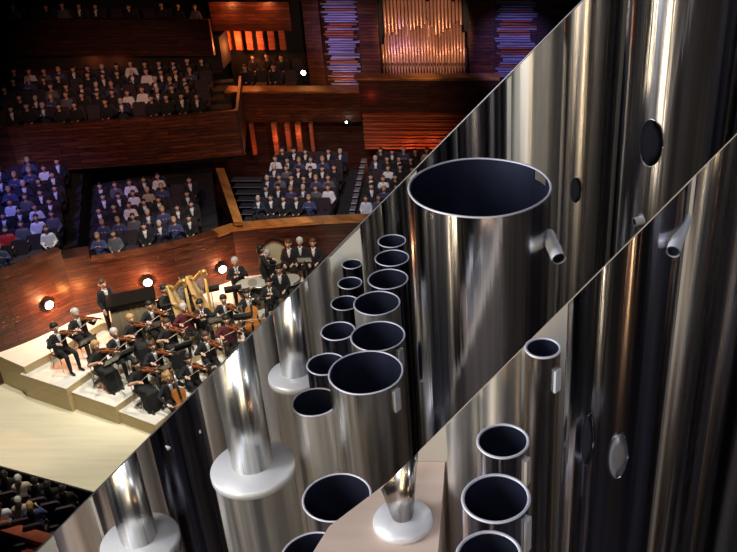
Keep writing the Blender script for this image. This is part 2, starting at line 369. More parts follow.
def body(pose, top, bottom, shirt, skirt=False, fine=True, hairm=None, longhair=False, shirtless_arm=None):
    """facing -y, seat at z .47; standing poses share the torso raised by dz"""
    B = []; st = pose.startswith('stand'); dz = .42 if st else 0
    t = lambda *a: (a[0], a[1], a[2] + dz, a[3])
    sk = M_skin
    B.append(([t(-.09, 0, .55, .115), t(.09, 0, .55, .115), t(-.10, -.01, .80, .10), t(.10, -.01, .80, .10)], top))
    B.append(([t(-.10, -.01, .80, .10), t(.10, -.01, .80, .10), t(-.145, 0, 1.0, .08), t(.145, 0, 1.0, .08)], top))
    B.append(([t(0, 0, 1.05, .058), t(0, -.01, 1.14, .052)], sk))
    if shirt:
        B.append(([t(0, -.112, .84, .012), t(-.03, -.088, 1.04, .02), t(.03, -.088, 1.04, .02)], shirt))
        B.append(([t(-.035, -.02, 1.075, .035), t(.035, -.02, 1.075, .035)], shirt))
    B.append(([t(0, .01, 1.275, .098), t(0, -.025, 1.235, .083), t(0, -.045, 1.175, .045)], sk))
    if fine:
        B.append(([t(0, -.108, 1.26, .011), t(0, -.125, 1.225, .016)], sk))
        for sx in (-1, 1):
            B.append(([t(sx * .034, -.093, 1.262, .014), t(sx * .036, -.095, 1.262, .014)], M_eye))
            B.append(([t(sx * .096, .0, 1.26, .018), t(sx * .094, .005, 1.225, .014)], sk))
        B.append(([t(-.02, -.100, 1.187, .008), t(.02, -.100, 1.187, .008)], M_wine))
    if hairm:
        B.append(([t(0, .02, 1.305, .098), t(0, .045, 1.25, .085)], hairm))
        if longhair: B.append(([t(0, .06, 1.25, .08), t(0, .075, 1.08, .06)], hairm))
    for sx in (-1, 1):
        hx = sx * .10
        if st:
            B.append(([(hx, 0, .93, .095), (sx * .11, -.01, .50, .062)], bottom)); B.append(([(sx * .11, -.01, .50, .062), (sx * .11, .01, .10, .045)], bottom))
            B.append(([(sx * .11, .03, .045, .04), (sx * .12, -.15, .035, .035)], M_shoe))
        else:
            kx = sx * (.20 if pose == 'cello' else .13)
            B.append(([(hx, 0, .55, .09), (kx, -.44, .53, .06)], bottom)); B.append(([(kx, -.44, .53, .062), (kx, -.46, .11, .045)], bottom))
            B.append(([(kx, -.43, .045, .04), (kx * 1.05, -.60, .035, .035)], M_shoe))
    if skirt:
        if st: B.append(([(0, 0, .93, .14), (-.18, 0, .10, .09), (.18, 0, .10, .09), (0, .12, .1, .09)], bottom))
        else: B.append(([(-.10, -.05, .56, .10), (.10, -.05, .56, .10), (-.12, -.44, .51, .075), (.12, -.44, .51, .075), (-.16, -.47, .10, .06), (.16, -.47, .10, .06), (0, -.36, .10, .05), (0, -.52, .09, .06)], bottom))
    P = {  # elbow and wrist of the right (-x) and left (+x) arm, finger directions
        'lap': ((-.25, -.06, .76), (-.12, -.30, .66), (.4, -1, 0), (.25, -.06, .76), (.12, -.28, .68), (-.4, -1, 0)),
        'clap': ((-.27, -.10, .80), (-.06, -.30, .95), (.3, -.5, 1), (.27, -.10, .80), (.06, -.30, .95), (-.3, -.5, 1)),
        'violin': ((-.36, -.12, .86), (-.22, -.36, .98), (.3, -.8, .1), (.30, -.22, .84), (.31, -.42, 1.04), (-.6, -.3, .6)),
        'cello': ((-.38, -.12, .84), (-.30, -.42, .72), (.5, -.8, -.1), (.30, -.14, .90), (.14, -.20, 1.16), (-.8, -.2, .2)),
        'wind': ((-.28, -.14, .80), (-.06, -.34, .92), (.6, -.4, .5), (.28, -.14, .82), (.05, -.27, 1.02), (-.7, -.4, .4)),
        'harp': ((-.33, -.20, .92), (-.16, -.46, 1.0), (.5, -.8, .2), (.33, -.20, .92), (.14, -.50, .96), (-.4, -.9, .2)),
        'stand': ((-.25, -.02, .76), (-.22, -.16, .56), (0, -.6, -1), (.25, -.02, .76), (.22, -.16, .56), (0, -.6, -1)),
        'stand_play': ((-.27, -.10, .80), (-.20, -.34, .74), (.2, -1, -.2), (.27, -.10, .80), (.20, -.34, .74), (-.2, -1, -.2)),
    }[pose]
    for sx, (e, wv, hd) in ((-1, P[:3]), (1, P[3:])):
        e = t(*e, .048); wv = t(*wv, .032); am = shirtless_arm or top
        B.append(([t(sx * .165, 0, .99, .068), e], top)); 
        wq = tuple(e[i] + (wv[i] - e[i]) * .88 for i in range(3)) + (.036,)
        B.append(([e, wq], am))
        if shirt and fine: B.append(([(*wq[:3], .033), (*wv[:3], .031)], shirt))
        B += hand(wv[:3], hd, (0, .3, 1), sk, fine)
    return B
def hair_mesh(name, m, kind, dz=0):
    mb = bmesh.new(); t = lambda *a: (a[0], a[1], a[2] + dz, a[3])
    hull(mb, [t(0, .018, 1.30, .106), t(0, .045, 1.23, .098), t(0, .055, 1.17, .06)], 16)
    if kind == 'long': hull(mb, [t(-.05, .05, 1.26, .065), t(.05, .05, 1.26, .065), t(-.06, .075, 1.05, .05), t(.06, .075, 1.05, .05)], 12)
    if kind == 'bun': hull(mb, [t(0, .15, 1.30, .045), t(0, .13, 1.28, .045)], 12)
    if kind == 'curly':
        for k in range(26):
            a = k * 2.4; q = (k % 9) / 9
            hull(mb, [t(.105 * math.cos(a) * (1 - .3 * q), .045 + .09 * math.sin(a), 1.14 + .24 * q, .042), t(.1 * math.cos(a) * (1 - .3 * q), .045 + .085 * math.sin(a), 1.15 + .24 * q, .042)], 8)
    me = bpy.data.meshes.new(name); mb.to_mesh(me); mb.free(); me.materials.append(m)
    for p in me.polygons: p.use_smooth = True
    return me

AUD = []
for (desc, top, shirt, hm, lh, pose) in [
    ('person in dark suit', M_black, M_white, M_hblack, False, 'lap'),
    ('person in white shirt', M_white, None, M_hbrown, False, 'lap'),
    ('person in grey top', M_grey, None, M_hbrown, True, 'lap'),
    ('person in blue top', M_blue, None, M_hblond, True, 'clap'),
    ('grey haired person', M_navy, M_white, M_hgrey, False, 'clap'),
    ('person in red top', M_redc, None, M_hbrown, True, 'lap'),
    ('person in beige jumper', M_beige, None, M_hgrey, False, 'lap'),
    ('person in black', M_black, None, M_hblack, True, 'lap')]:
    me = figure('person', body(pose, top, M_black, shirt, fine=False, hairm=hm, longhair=lh), .028)
    AUD.append((desc, me))
# one folding theatre seat (seat, backrest, armrests, base)
def theatre_seat_meshes(m):
    out = []
    for nm, fn in (('seat', lambda b: b.box(-.21, .21, -.22, .20, .36, .46, m)),
                   ('backrest', lambda b: b.plate([(-.22, .34), (.22, .34), (.225, .82), (.18, .90), (-.18, .90), (-.225, .82)], .07, m, Matrix.Translation((0, .26, 0)) @ Matrix.Rotation(R(-8), 4, 'X'))),
                   ('base', lambda b: b.box(-.19, .19, .02, .16, 0, .36, M_dark))):
        b = MB(); fn(b); o = b.build(nm); out.append((nm, o.data)); bpy.data.objects.remove(o)
    return out
SEAT = theatre_seat_meshes(M_seat); SEATRED = theatre_seat_meshes(M_seatred)
ORD = ['first', 'second', 'third', 'fourth', 'fifth', 'sixth', 'seventh', 'eighth', 'ninth', 'tenth', 'eleventh', 'twelfth', 'thirteenth', 'fourteenth', 'fifteenth', 'sixteenth', 'seventeenth', 'eighteenth', 'nineteenth', 'twentieth']
def place_seat(p, rz, label, group, kit=None):
    r = thing('theatre_seat', label, 'seat', p, rz, group)
    for nm, me in (kit or SEAT):
        o = bpy.data.objects.new(nm, me); COL.objects.link(o); o.parent = r
    return r
def place_person(p, rz, label, group, me, s=.93):
    o = bpy.data.objects.new('person', me); COL.objects.link(o); o.location = p; o.rotation_euler = (0, 0, rz); o.scale = (s,) * 3
    return tag(o, label, 'person', group)
def seen(p, m=6):
    d = p - Vector((0, 0, H)); v = Vector((0, math.cos(PIT), -math.sin(PIT))); u = Vector((0, math.sin(PIT), math.cos(PIT)))
    t = d.dot(v); return PX + F * d.x / t, PY - F * d.dot(u) / t
NP = 0
zb = 5.45
bA, bB = G(7, 127, zb), G(235, 111, zb); zb0 = zat(155, bB.y)
def block(bname, where, a, b, z0, rows, pitch, rise, step, weights, gap=(), keep=None, empty=.06, nr=None, shelf=M_stepdark):
    """seating terrace behind the line a-b; rows climb away from the eye"""
    global NP
    a = Vector((a[0], a[1])); b = Vector((b[0], b[1])); t = (b - a); L = t.length; t.normalize(); nrm = Vector((-t.y, t.x)) if nr is None else nr.normalized()
    mb = MB(); z = z0
    rz = math.atan2(-nrm.x, nrm.y)
    for r in range(rows):
        q0 = a + nrm * (.25 + pitch * r); q1 = q0 + nrm * pitch
        mb.prism([q0 - t * .3, q0 + t * (L + .3), q1 + t * (L + .3), q1 - t * .3], max(z - 1.2, -.69), z, shelf)
        n = int((L - .1) / step); k = 0
        for i in range(n):
            s = (i + .5 + (.25 if r % 2 else 0)) * step
            if s > L - .1: continue
            p = q0 + nrm * .42 + t * s; P3 = Vector((p.x, p.y, z))
            hx, hy = seen(P3 + Vector((0, 0, 1.2)))
            if hx < -8 or hy < -8 or hx + hy > 592: continue
            if bname in ('left', 'far_left') and z + 1.25 > zb0 - .25 and p.y > bA.y + (bB.y - bA.y) * (p.x - bA.x) / (bB.x - bA.x) - .75: continue
            if keep and not keep(hx, hy): continue
            k += 1
            jr = rz + random.uniform(-.15, .15)
            place_seat(P3, rz, f'dark seat, {ORD[k-1]} from left, {ORD[r]} row, {where}', 'seats in ' + bname)
            if random.random() < empty: continue
            dsc, me = AUD[random.choices(range(8), weights)[0]]
            place_person(P3 + Vector((0, 0, 0)), jr, f'{dsc}, {ORD[k-1]} from left, {ORD[r]} row, {where}', 'audience in ' + bname, me, random.uniform(.82, .90)); NP += 1
        z += rise
    mb.prism([q1 - t * .3, q1 + t * (L + .3), q1 + t * (L + .3) + nrm * .4, q1 - t * .3 + nrm * .4], z - 1.5, z, shelf)
    return struct(mb.build('floor_seating_' + bname))

Wt = (5, 3, 3, 2, 3, .6, 1, 4)
Wb = (6, 4, 2, 2, 3, .4, 1, 4)
# centre block behind the stage rim, right block past the steps
ym = w3[6][1] + .25
cl = D(249, 222, ym); cr = D(333, 222, ym); c2 = D(358, 222, ym); c3 = D(440, 222, ym)
zm = z3t - .62
block('centre', 'block behind the stage rim', cl, cr, zm, 6, .70, .05, .425, Wt)
block('right', 'block right of the steps', c2, c3, zm, 6, .70, .05, .425, Wt)
# steps between them
mb = MB()
for r in range(12):
    mb.prism([(cr.x + .32, ym + .25 + .39 * r), (c2.x - .32, ym + .25 + .39 * r), (c2.x - .32, ym + .64 + .39 * r), (cr.x + .32, ym + .64 + .39 * r)], zm - 1, zm + .05 + .06 * r, M_step)
    mb.prism([(cr.x + .32, ym + .25 + .39 * r), (c2.x - .32, ym + .25 + .39 * r), (c2.x - .32, ym + .29 + .39 * r), (cr.x + .32, ym + .29 + .39 * r)], zm, zm + .065 + .06 * r, mat('step_nosing', (.55, .55, .6), .6))
struct(mb.build('floor_steps_centre'))
# left block above the inner wall
a2 = Vector(w2[0]); b2 = Vector(w2[-1])
block('left', 'block above inner wall', (a2.x - .1, a2.y + .2), (b2.x - .35, b2.y + .15), z2t - .72, 7, .70, .12, .46, Wb, nr=Vector((-.30, .95)))
# far left block above the outer wall
a1 = Vector(w1[0]); b1 = Vector(w1[-1])
block('far_left', 'far left block above outer wall', (w1[2][0], w1[2][1] + .35), (b1.x - .1, b1.y + .25), z1t - .62, 8, .72, .13, .47, (4, 4, 3, 3, 3, 1.6, 1, 3), keep=lambda x, y: x < 78, nr=Vector((-.30, .95)))
# slanting amber parapet right of the left block
pa, pb = D(243, 222, w3[1][1] + .3), D(224, 168, w3[1][1] + 4.2)
mb = MB()
for (o0, o1, zl, mm) in ((0, .30, 0, M_amber), (.03, .27, -1.6, M_red)):
    vs = [(pa.x - o1, pa.y, pa.z), (pa.x - o0, pa.y, pa.z), (pb.x - o0, pb.y, pb.z), (pb.x - o1, pb.y, pb.z)]
    lo = -.12 if zl == 0 else -1.6; hi = 0 if zl == 0 else -.12
    bv = [mb.bm.verts.new((x, y, z + lo)) for x, y, z in vs]; tv = [mb.bm.verts.new((x, y, z + hi)) for x, y, z in vs]
    fs = [mb.bm.faces.new((bv[i], bv[(i + 1) % 4], tv[(i + 1) % 4], tv[i])) for i in range(4)] + [mb.bm.faces.new(bv), mb.bm.faces.new(tv[::-1])]
    mb._fin(fs, mm)
struct(mb.build('trim_4'))
# dark aisle stairs between left block and parapet
mb = MB()
for r in range(10):
    y0 = pa.y + .1 + .4 * r; xa = pa.x + (pb.x - pa.x) * (r / 10)
    mb.box(xa + .06, xa + 1.15, y0, y0 + .4, zm - .8, zm + .04 + .07 * r, M_stepdark)
    mb.box(xa + .06, xa + 1.15, y0, y0 + .03, zm - .8, zm + .05 + .07 * r, M_step)
struct(mb.build('floor_steps_left'))

# ------------------------------------------------------------------ balconies
zb = 5.45
bA, bB = G(7, 127, zb), G(235, 111, zb)
zb0 = zat(155, bB.y)
strip('wall_balcony_left', bow(bA, bB, -.15), zb0, zb, .18, M_red)
_n = Vector((-(bB.y - bA.y), bB.x - bA.x)).normalized()
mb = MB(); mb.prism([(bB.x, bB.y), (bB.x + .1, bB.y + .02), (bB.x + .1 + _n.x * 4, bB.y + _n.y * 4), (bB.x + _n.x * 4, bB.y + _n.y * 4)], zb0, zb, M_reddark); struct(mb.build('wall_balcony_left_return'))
strip('wall_balcony_left_corner', [tuple(G(-40, 128, zb))[:2], (bA.x, bA.y)], zb0 - .2, zb + .05, .2, M_reddark)
block('balcony', 'left balcony', (bA.x - .8, bA.y + .05), (bB.x - .6, bB.y + .05), zb - .75, 5, .74, .10, .50, (5, 1.5, 1.5, 2, 3, .2, .7, 8), empty=.15)
# upper balcony front
zu0 = zat(56, bA.y + 5.2); Yu = bA.y + 5.2; ua = D(-30, 55, Yu); ub = D(214, 55, Yu)
zu = zat(20, Yu)
strip('wall_balcony_upper', [(ua.x, Yu), (ub.x, Yu)], zu0, zu, .2, M_reddark)
block('upper', 'topmost left balcony', (ua.x, Yu + .3), (ub.x - .2, Yu + .3), zu - .8, 1, .85, .3, .62, (5, 2, 2, 2, 3, .3, 1, 7), empty=.1)
strip('wall_balcony_upper_back', [(ua.x, Yu + 3), (ub.x + 12, Yu + 3)], 1, zu + 4, .2, M_dark)
# soffit light boards under the upper balcony
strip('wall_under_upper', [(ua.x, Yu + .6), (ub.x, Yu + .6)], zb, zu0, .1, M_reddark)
# upper box, left of the organ
Yx = 34.0
xa, xb = D(208, 0, Yx), D(290, 0, Yx)
struct(MB().box(xa.x, D(291, 24, Yx).x, Yx, Yx + .25, zat(31, Yx), zat(2, Yx), M_red).build('wall_box_upper'))
mb = MB()
for k in range(7):
    x0 = D(213 + 11 * k, 40, Yx + 1).x; mb.box(x0, x0 + .24, Yx + 1.0, Yx + 1.15, zat(50, Yx + 1), zat(24, Yx + 1), M_slatred)
struct(mb.build('wall_box_slats'))
struct(MB().box(xa.x, D(306, 24, Yx).x, Yx + 1.6, Yx + 1.8, 3, zat(-20, Yx), M_dark).build('wall_box_back'))
# middle gallery C1
Y1c = 32.5
g0, g1 = D(226, 100, Y1c).x, D(360, 100, Y1c).x
zc1 = zat(93, Y1c); zc0 = zat(122, Y1c)
struct(MB().box(g0, g1, Y1c, Y1c + .2, zc0, zc1, M_red).build('wall_gallery_centre'))
struct(MB().box(g0, g1, Y1c - .03, Y1c + .65, zc1, zc1 + .07, M_amber).build('trim_5'))
struct(MB().box(g0, g1, Y1c + .2, Y1c + 3.2, zc0, zc0 + .12, M_dark).build('floor_gallery_centre'))
block('gallery', 'middle gallery', (g0 + .2, Y1c + .7), (D(306, 90, Y1c).x, Y1c + .7), zc1 - .55, 2, .8, .2, .55, (3, 0, 0, 0, 1, 0, 0, 12), empty=.3)
# organ gallery C2
Y2c = 32.2
o0, o1 = D(358, 80, Y2c).x, D(497, 80, Y2c).x
zo1 = zat(80, Y2c); zo0 = zat(113, Y2c)
struct(MB().box(o0, o1 + 1.5, Y2c, Y2c + .25, zo0, zo1, M_reddark).build('wall_gallery_organ'))
struct(MB().box(o0 - .15, o1 + .1, Y2c - .06, Y2c + .5, zo1, zo1 + .10, M_amber).build('trim_6'))  # amber colour carries the lit look of this rail
struct(MB().box(o0, o1 + 1.5, Y2c + .25, Y2c + 3.4, zo1 - 1.4, zo1 - 1.28, M_dark).build('floor_gallery_organ'))
# wall behind the centre seats with amber piers and lit slats
Yb = 31.9 
mb = MB(); mb.box(g0 - 3, o1 + 3, Y1c + .9, Y1c + 1.1, 0, zc0 + .4, M_reddark); struct(mb.build('wall_back_lower'))
for i, (px, w_) in enumerate(((250, .12), (273, .18), (286, .16), (297, .20), (310, .12))):
    x = D(px, 140, Yb).x; struct(MB().box(x - w_ / 2, x + w_ / 2, Yb + .35, Yb + .55, zm + .6, zc0 + .02, M_slatred).build('wall_pier'))
mb = MB()
for k in range(15):
    zz = zat(152 - 2.7 * k, Yb)
    mb.box(D(362, 130, Yb).x, D(470, 130, Yb).x, Yb + .3 + .05 * (k % 3), Yb + .5, zz, zz + .07, M_slatred)
struct(mb.build('wall_slats_lower'))
# tall timber piers and slatted acoustic walls beside the organ
Yo = 34.6
def slatwall(name, p0, p1, y0, y1, mats, Y):
    mb = MB(); n = int((y1 - y0) / 2.5)
    x0, x1 = D(p0, 40, Y).x, D(p1, 40, Y).x
    mb.box(x0, x1, Y + .2, Y + .3, zat(y1, Y), zat(y0, Y), M_reddark)
    for k in range(n):
        zz = zat(y1 - 2.5 * k, Y); d = random.uniform(0, .14); cut = random.uniform(0, .35)
        mb.box(x0 + cut, x1 - random.uniform(0, .3), Y + d, Y + .2, zz, zz + .055, random.choice(mats))
    return struct(mb.build(name))
slatwall('wall_slats_left', 322, 360, -12, 88, [M_slat, M_slat, M_slatred], Yo)
slatwall('wall_slats_right', 494, 537, -12, 95, [M_slat, M_slat, M_slatred], Yo)
for px0, px1, mm in ((306, 322, M_red), (360, 379, M_red), (469, 494, M_red), (537, 600, M_reddark)):
    struct(MB().box(D(px0, 40, Yo).x, D(px1, 40, Yo).x, Yo - .1, Yo + .3, zc1 - 1.5, zat(-15, Yo), mm).build('wall_organ_pier'))
struct(MB().box(D(555, 15, Yo).x, D(575, 15, Yo).x, Yo - .4, Yo - .1, zat(26, Yo), zat(6, Yo), M_red).build('wall_box_right'))
struct(MB().box(D(370, 40, Yo).x, D(480, 40, Yo).x, Yo + .9, Yo + 1.1, 3, zat(-25, Yo), M_dark).build('wall_organ_back'))
struct(MB().box(-26, -25.8, 6, 44, -1, 18, M_dark).build('wall_left'))
struct(MB().box(-26, 14, 38.8, 39, -1, 18, M_dark).build('wall_back'))

# the hall organ: two tiers of real pipes
org = thing('pipe_organ', 'organ with two tiers of copper-pink pipes set in the back wall', 'organ', (D(424, 76, Yo).x, Yo + .3, zat(79, Yo)))
zo1 = zat(79, Yo)
ox = org.location.x
b = MB(); b.box(-1.69, 1.69, -.25, .35, -.12, .10, M_reddark); b.build('plinth', org)
def organ_pipe(x, y, z0, h, r, m):
    b = MB(); b.lathe([(r * .25, z0), (r, z0 + .35), (r, z0 + h), (r * .86, z0 + h), (r * .86, z0 + h - .3)], m, 14, (x, y, 0), caps=False)
    b.box(x - r * .5, x + r * .5, y - r * 1.02, y - r * .7, z0 + .38, z0 + .50, M_dark)
    b.build('pipe', org)
hts = [45, 38, 33, 36, 33, 36, 30, 28, 26, 23, 31, 30, 27, 29, 25, 20, 25, 28, 36, 38, 33, 29, 31, 28, 24, 22, 26, 33]
wid = 3.28 / 28
for k in range(28):
    x = -1.64 + wid * (k + .5); ztop = zat(hts[k], Yo + .2) - zo1
    organ_pipe(x, -.05 + .04 * (k % 2), .08, ztop - .08, wid * .43, M_copper)
for k in range(22):
    x = -1.54 + .14 * (k + .5); lo = 30 + 9 * math.sin(k * .9) + (8 if k % 5 == 0 else 0)
    organ_pipe(x, .26, zat(52, Yo) - zo1 - .3, zat(-4 - 9 * math.sin(k * .9) - (6 if k % 5 == 0 else 0), Yo) - zat(52, Yo) + .3, .058, M_copper)
b = MB(); b.box(-1.69, 1.69, .10, .16, .1, 1.1, M_reddark); b.build('rack_board', org)

# ------------------------------------------------------------------ hall lamps
def wall_lamp(p, nrm, label, e, col, lens, r=.10, off=.35):
    t = thing('wall_light', label, 'light', p, math.atan2(nrm[0], -nrm[1]))
    b = MB(); b.lathe([(r * 1.1, 0), (r * 1.25, .05), (r * 1.25, .10), (r, .12)], M_dark, 16); o = b.build('housing', t); o.rotation_euler = (R(90), 0, 0)
    b = MB(); b.lathe([(r, .121), (r * .8, .15), (.01, .165)], lens, 16); o = b.build('lens', t); o.rotation_euler = (R(90), 0, 0)
    point('lamp_glow', Vector(p) + Vector((nrm[0] * off, nrm[1] * off, 0)), e, col, .06)
    return t
def on_line(line, px, z_py):
    # point of a wall line seen at column px
    best = None
    for i in range(len(line) - 1):
        for s in range(20):
            q = Vector(line[i]) * (1 - s / 20) + Vector(line[i + 1]) * (s / 20)
            x, y = seen(Vector((q.x, q.y, zat(z_py, q.y))))
            if best is None or abs(x - px) < best[0]:
                tt = (Vector(line[i + 1]) - Vector(line[i])).normalized(); best = (abs(x - px), Vector((q.x, q.y, zat(z_py, q.y))), (tt.y, -tt.x))
    return best[1], best[2]
for (ln, px, py, lab, e) in ((w1, 47, 304, 'round glowing lamp on the far left boarded wall above the riser', 130), (w2, 147, 281, 'round glowing lamp on the inner wall behind the draped table', 95), (w2, 221, 268, 'round glowing lamp on the wall right of the two harps', 60)):
    p, n = on_line(ln, px, py); wall_lamp(p, n, lab, e, (1.0, .40, .18), M_lens, .13, .24)
p, n = on_line(w1, 74, 292); point('lamp_glow', p + Vector((n[0] * .4, n[1] * .4, 0)), 26, (1.0, .35, .08), .1)
for px, py, Y, e, c in ((232, 46, Yx + .5, 44, (1, .25, .06)), (250, 46, Yx + .5, 30, (1, .3, .08)), (216, 46, Yx + .5, 24, (1, .25, .06)), (385, 158, Yb - .1, 7, (1, .22, .06)), (410, 152, Yb - .1, 9, (1, .22, .06)), (432, 148, Yb - .1, 6, (1, .22, .06)),
                        (262, 152, Yb + .1, 5, (1, .22, .06)), (276, 140, Yb + .1, 4, (1, .3, .1)), (298, 136, Yb + .1, 4, (1, .3, .1)), (340, 90, Yo - .5, 8, (1, .4, .15)),
                        (90, 62, Yu + .2, 8, (1, .2, .05)), (115, 62, Yu + .2, 5, (1, .2, .05)), (225, 10, Yx - .5, 22, (1, .3, .1)), (262, 8, Yx - .5, 22, (1, .3, .1)), (332, 96, Y1c + .3, 14, (1, .62, .3)), (370, 100, Y2c - .3, 2, (1, .1, .05))):
    point('glow_lamp', D(px, py, Y), e, c, .05)
wall_lamp(D(304, 72, Y1c + .55), (0, -1), 'small bright white spotlight on the middle gallery beside the slats', 6, (.85, .88, 1), M_lensw, .09)
wall_lamp(D(347, 121, Y1c - .02), (0, -1), 'tiny pale lamp under the right end of the middle gallery', 1.0, (.8, 1, .8), M_lensw, .04)
wall_lamp(D(20, 168, bA.y - .1), (0, -1), 'tiny white lamp at the lower left end of the balcony front', .6, (1, 1, 1), M_lensw, .035)

# ------------------------------------------------------------------ orchestra furniture
proto = {}
def make_chair(label, p, rz):
    if 'chair' not in proto:
        t = thing('orchestra_chair', label, 'chair', p, rz)
        b = MB(); b.box(-.21, .21, -.22, .20, .42, .47, M_chair); b.build('seat', t)
        b = MB(); b.plate([(-.2, .58), (.2, .58), (.2, .88), (.15, .91), (-.15, .91), (-.2, .88)], .035, M_chair, Matrix.Translation((0, .20, 0)) @ Matrix.Rotation(R(-6), 4, 'X')); b.build('backrest', t)
        for sx in (-1, 1):
            b = MB(); b.tube([(sx * .2, -.2, .42), (sx * .22, -.24, 0)], .012, M_chrome, 6); b.build('leg', t)
            b = MB(); b.tube([(sx * .2, .26, .86), (sx * .2, .2, .45), (sx * .21, .27, 0)], .012, M_chrome, 6); b.build('leg', t)
        proto['chair'] = t; return t
    return dup(proto['chair'], p, rz, label)
def make_stand(label, p, rz, paper=True):
    k = 'stand' + str(paper)
    if k not in proto:
        t = thing('music_stand', label, 'music stand', p, rz)
        M = Matrix.Translation((0, 0, 1.08)) @ Matrix.Rotation(R(-35), 4, 'X')
        b = MB(); b.plate([(-.26, -.15), (.26, -.15), (.26, .17), (.22, .19), (-.22, .19), (-.26, .17)], .012, M_chair, M); b.box(-.26, .26, -.0, .06, -.16, -.15, M_chair, M); b.build('desk', t)
        b = MB(); b.tube([(0, 0, .05), (0, 0, 1.06)], .011, M_chair, 6); b.build('pole', t)
        for a in (90, 210, 330):
            b = MB(); b.tube([(0, 0, .12), (.26 * math.cos(R(a)), .26 * math.sin(R(a)), .012)], .009, M_chair, 6); b.build('leg', t)
        if paper:
            b = MB(); b.box(-.22, .22, .008, .014, -.14, .15, M_paper, M); b.build('sheet_music', t)
        proto[k] = t; return t
    return dup(proto[k], p, rz, label)
def fiddle_parts(root, L, m):
    """axis +z from the tail, belly towards -y; L = body length"""
    w_ = L * .30
    half = [(0, 0), (.55, .01), (.92, .12), (.98, .24), (.80, .38), (.60, .47), (.60, .58), (.72, .68), (.80, .80), (.70, .93), (.35, .99), (0, 1)]
    out = [(x * w_, z * L) for x, z in half] + [(-x * w_, z * L) for x, z in half[1:-1][::-1]]
    b = MB(); b.plate(out, L * .13, m, Matrix.Identity(4)); b.build('sound_box', root)
    b = MB(); b.box(-L * .035, L * .035, -L * .12, -L * .075, L * .62, L * 1.55, M_ebony); b.box(-L * .03, L * .03, -L * .07, -L * .0, L * .97, L * 1.55, m)
    b.tube([(0, -L * .05, L * 1.55), (0, -L * .02, L * 1.66), (0, -L * .08, L * 1.70), (0, -L * .10, L * 1.64)], L * .03, m, 6); b.build('neck', root)
    b = MB(); b.box(-L * .07, L * .07, -L * .13, -L * .065, L * .40, L * .42, M_soundb); b.box(-L * .04, L * .04, -L * .10, -L * .07, L * .02, L * .28, M_ebony)
    for k in range(4): b.tube([((k - 1.5) * L * .02, -L * .105, L * .28), ((k - 1.5) * L * .02, -L * .132, L * .41), ((k - 1.5) * L * .012, -L * .125, L * 1.54)], L * .003, M_chrome, 4)
    b.build('strings', root)
def frame(o, zdir, fdir):
    z = Vector(zdir).normalized(); f = Vector(fdir); f = (f - z * f.dot(z)).normalized(); y = -f; x = y.cross(z)
    m = Matrix((x, y, z)).transposed().to_4x4(); m.translation = Vector(o); return m
def held(kind, P, label, kw=None):
    """instrument placed relative to its player's frame P"""
    if kind == 'violin': m = frame((.06, -.11, 1.11), (.52, -.72, -.05), (.1, 0, 1))
    if kind == 'cello': m = frame((.02, -.56, .30), (.06, .36, .93), (0, -1, .3))
    if kind == 'bow': m = frame((-.22, -.40, 1.0), (.9, .16, .16), (0, 0, -1))
    if kind == 'cello_bow': m = frame((-.34, -.52, .70), (1, -.06, .02), (0, 0, -1))
    if kind == 'clarinet': m = frame((0, -.42, .62), (0, .47, .72), (0, -1, 0))
    k = 'bow' if 'bow' in kind else kind
    if k not in proto:
        nm = {'violin': 'violin', 'cello': 'cello', 'bow': 'violin_bow', 'clarinet': 'clarinet'}[k]
        t = thing(nm, label, {'bow': 'bow'}.get(k, k))
        if k == 'violin': fiddle_parts(t, .36, M_violin)
        if k == 'cello':
            fiddle_parts(t, .75, M_cello); b = MB(); b.tube([(0, 0, 0), (0, 0, -.32)], .006, M_chrome, 6); b.build('endpin', t)
        if k == 'bow':
            b = MB(); b.tube([(0, 0, -.02), (0, .012, .36), (0, 0, .72)], .004, M_violin, 6); b.build('stick', t)
            b = MB(); b.box(-.004, .004, -.022, -.019, .03, .71, M_paper); b.build('bow_hair', t)
            b = MB(); b.box(-.006, .006, -.022, .002, .0, .05, M_ebony); b.build('frog', t)
        if k == 'clarinet':
            b = MB(); b.lathe([(.032, 0), (.022, .03), (.013, .09), (.013, .56), (.007, .66)], M_ebony, 12); b.build('tube', t)
            b = MB(); [b.tube([(0, -.016, .15 + .05 * q), (.012, -.018, .18 + .05 * q)], .004, M_chrome, 6) for q in range(8)]; b.build('keys', t)
        proto[k] = t; o = t
    else: o = dup(proto[k], (0, 0, 0), 0, label)
    o.matrix_world = P @ m; o['label'] = label; return o

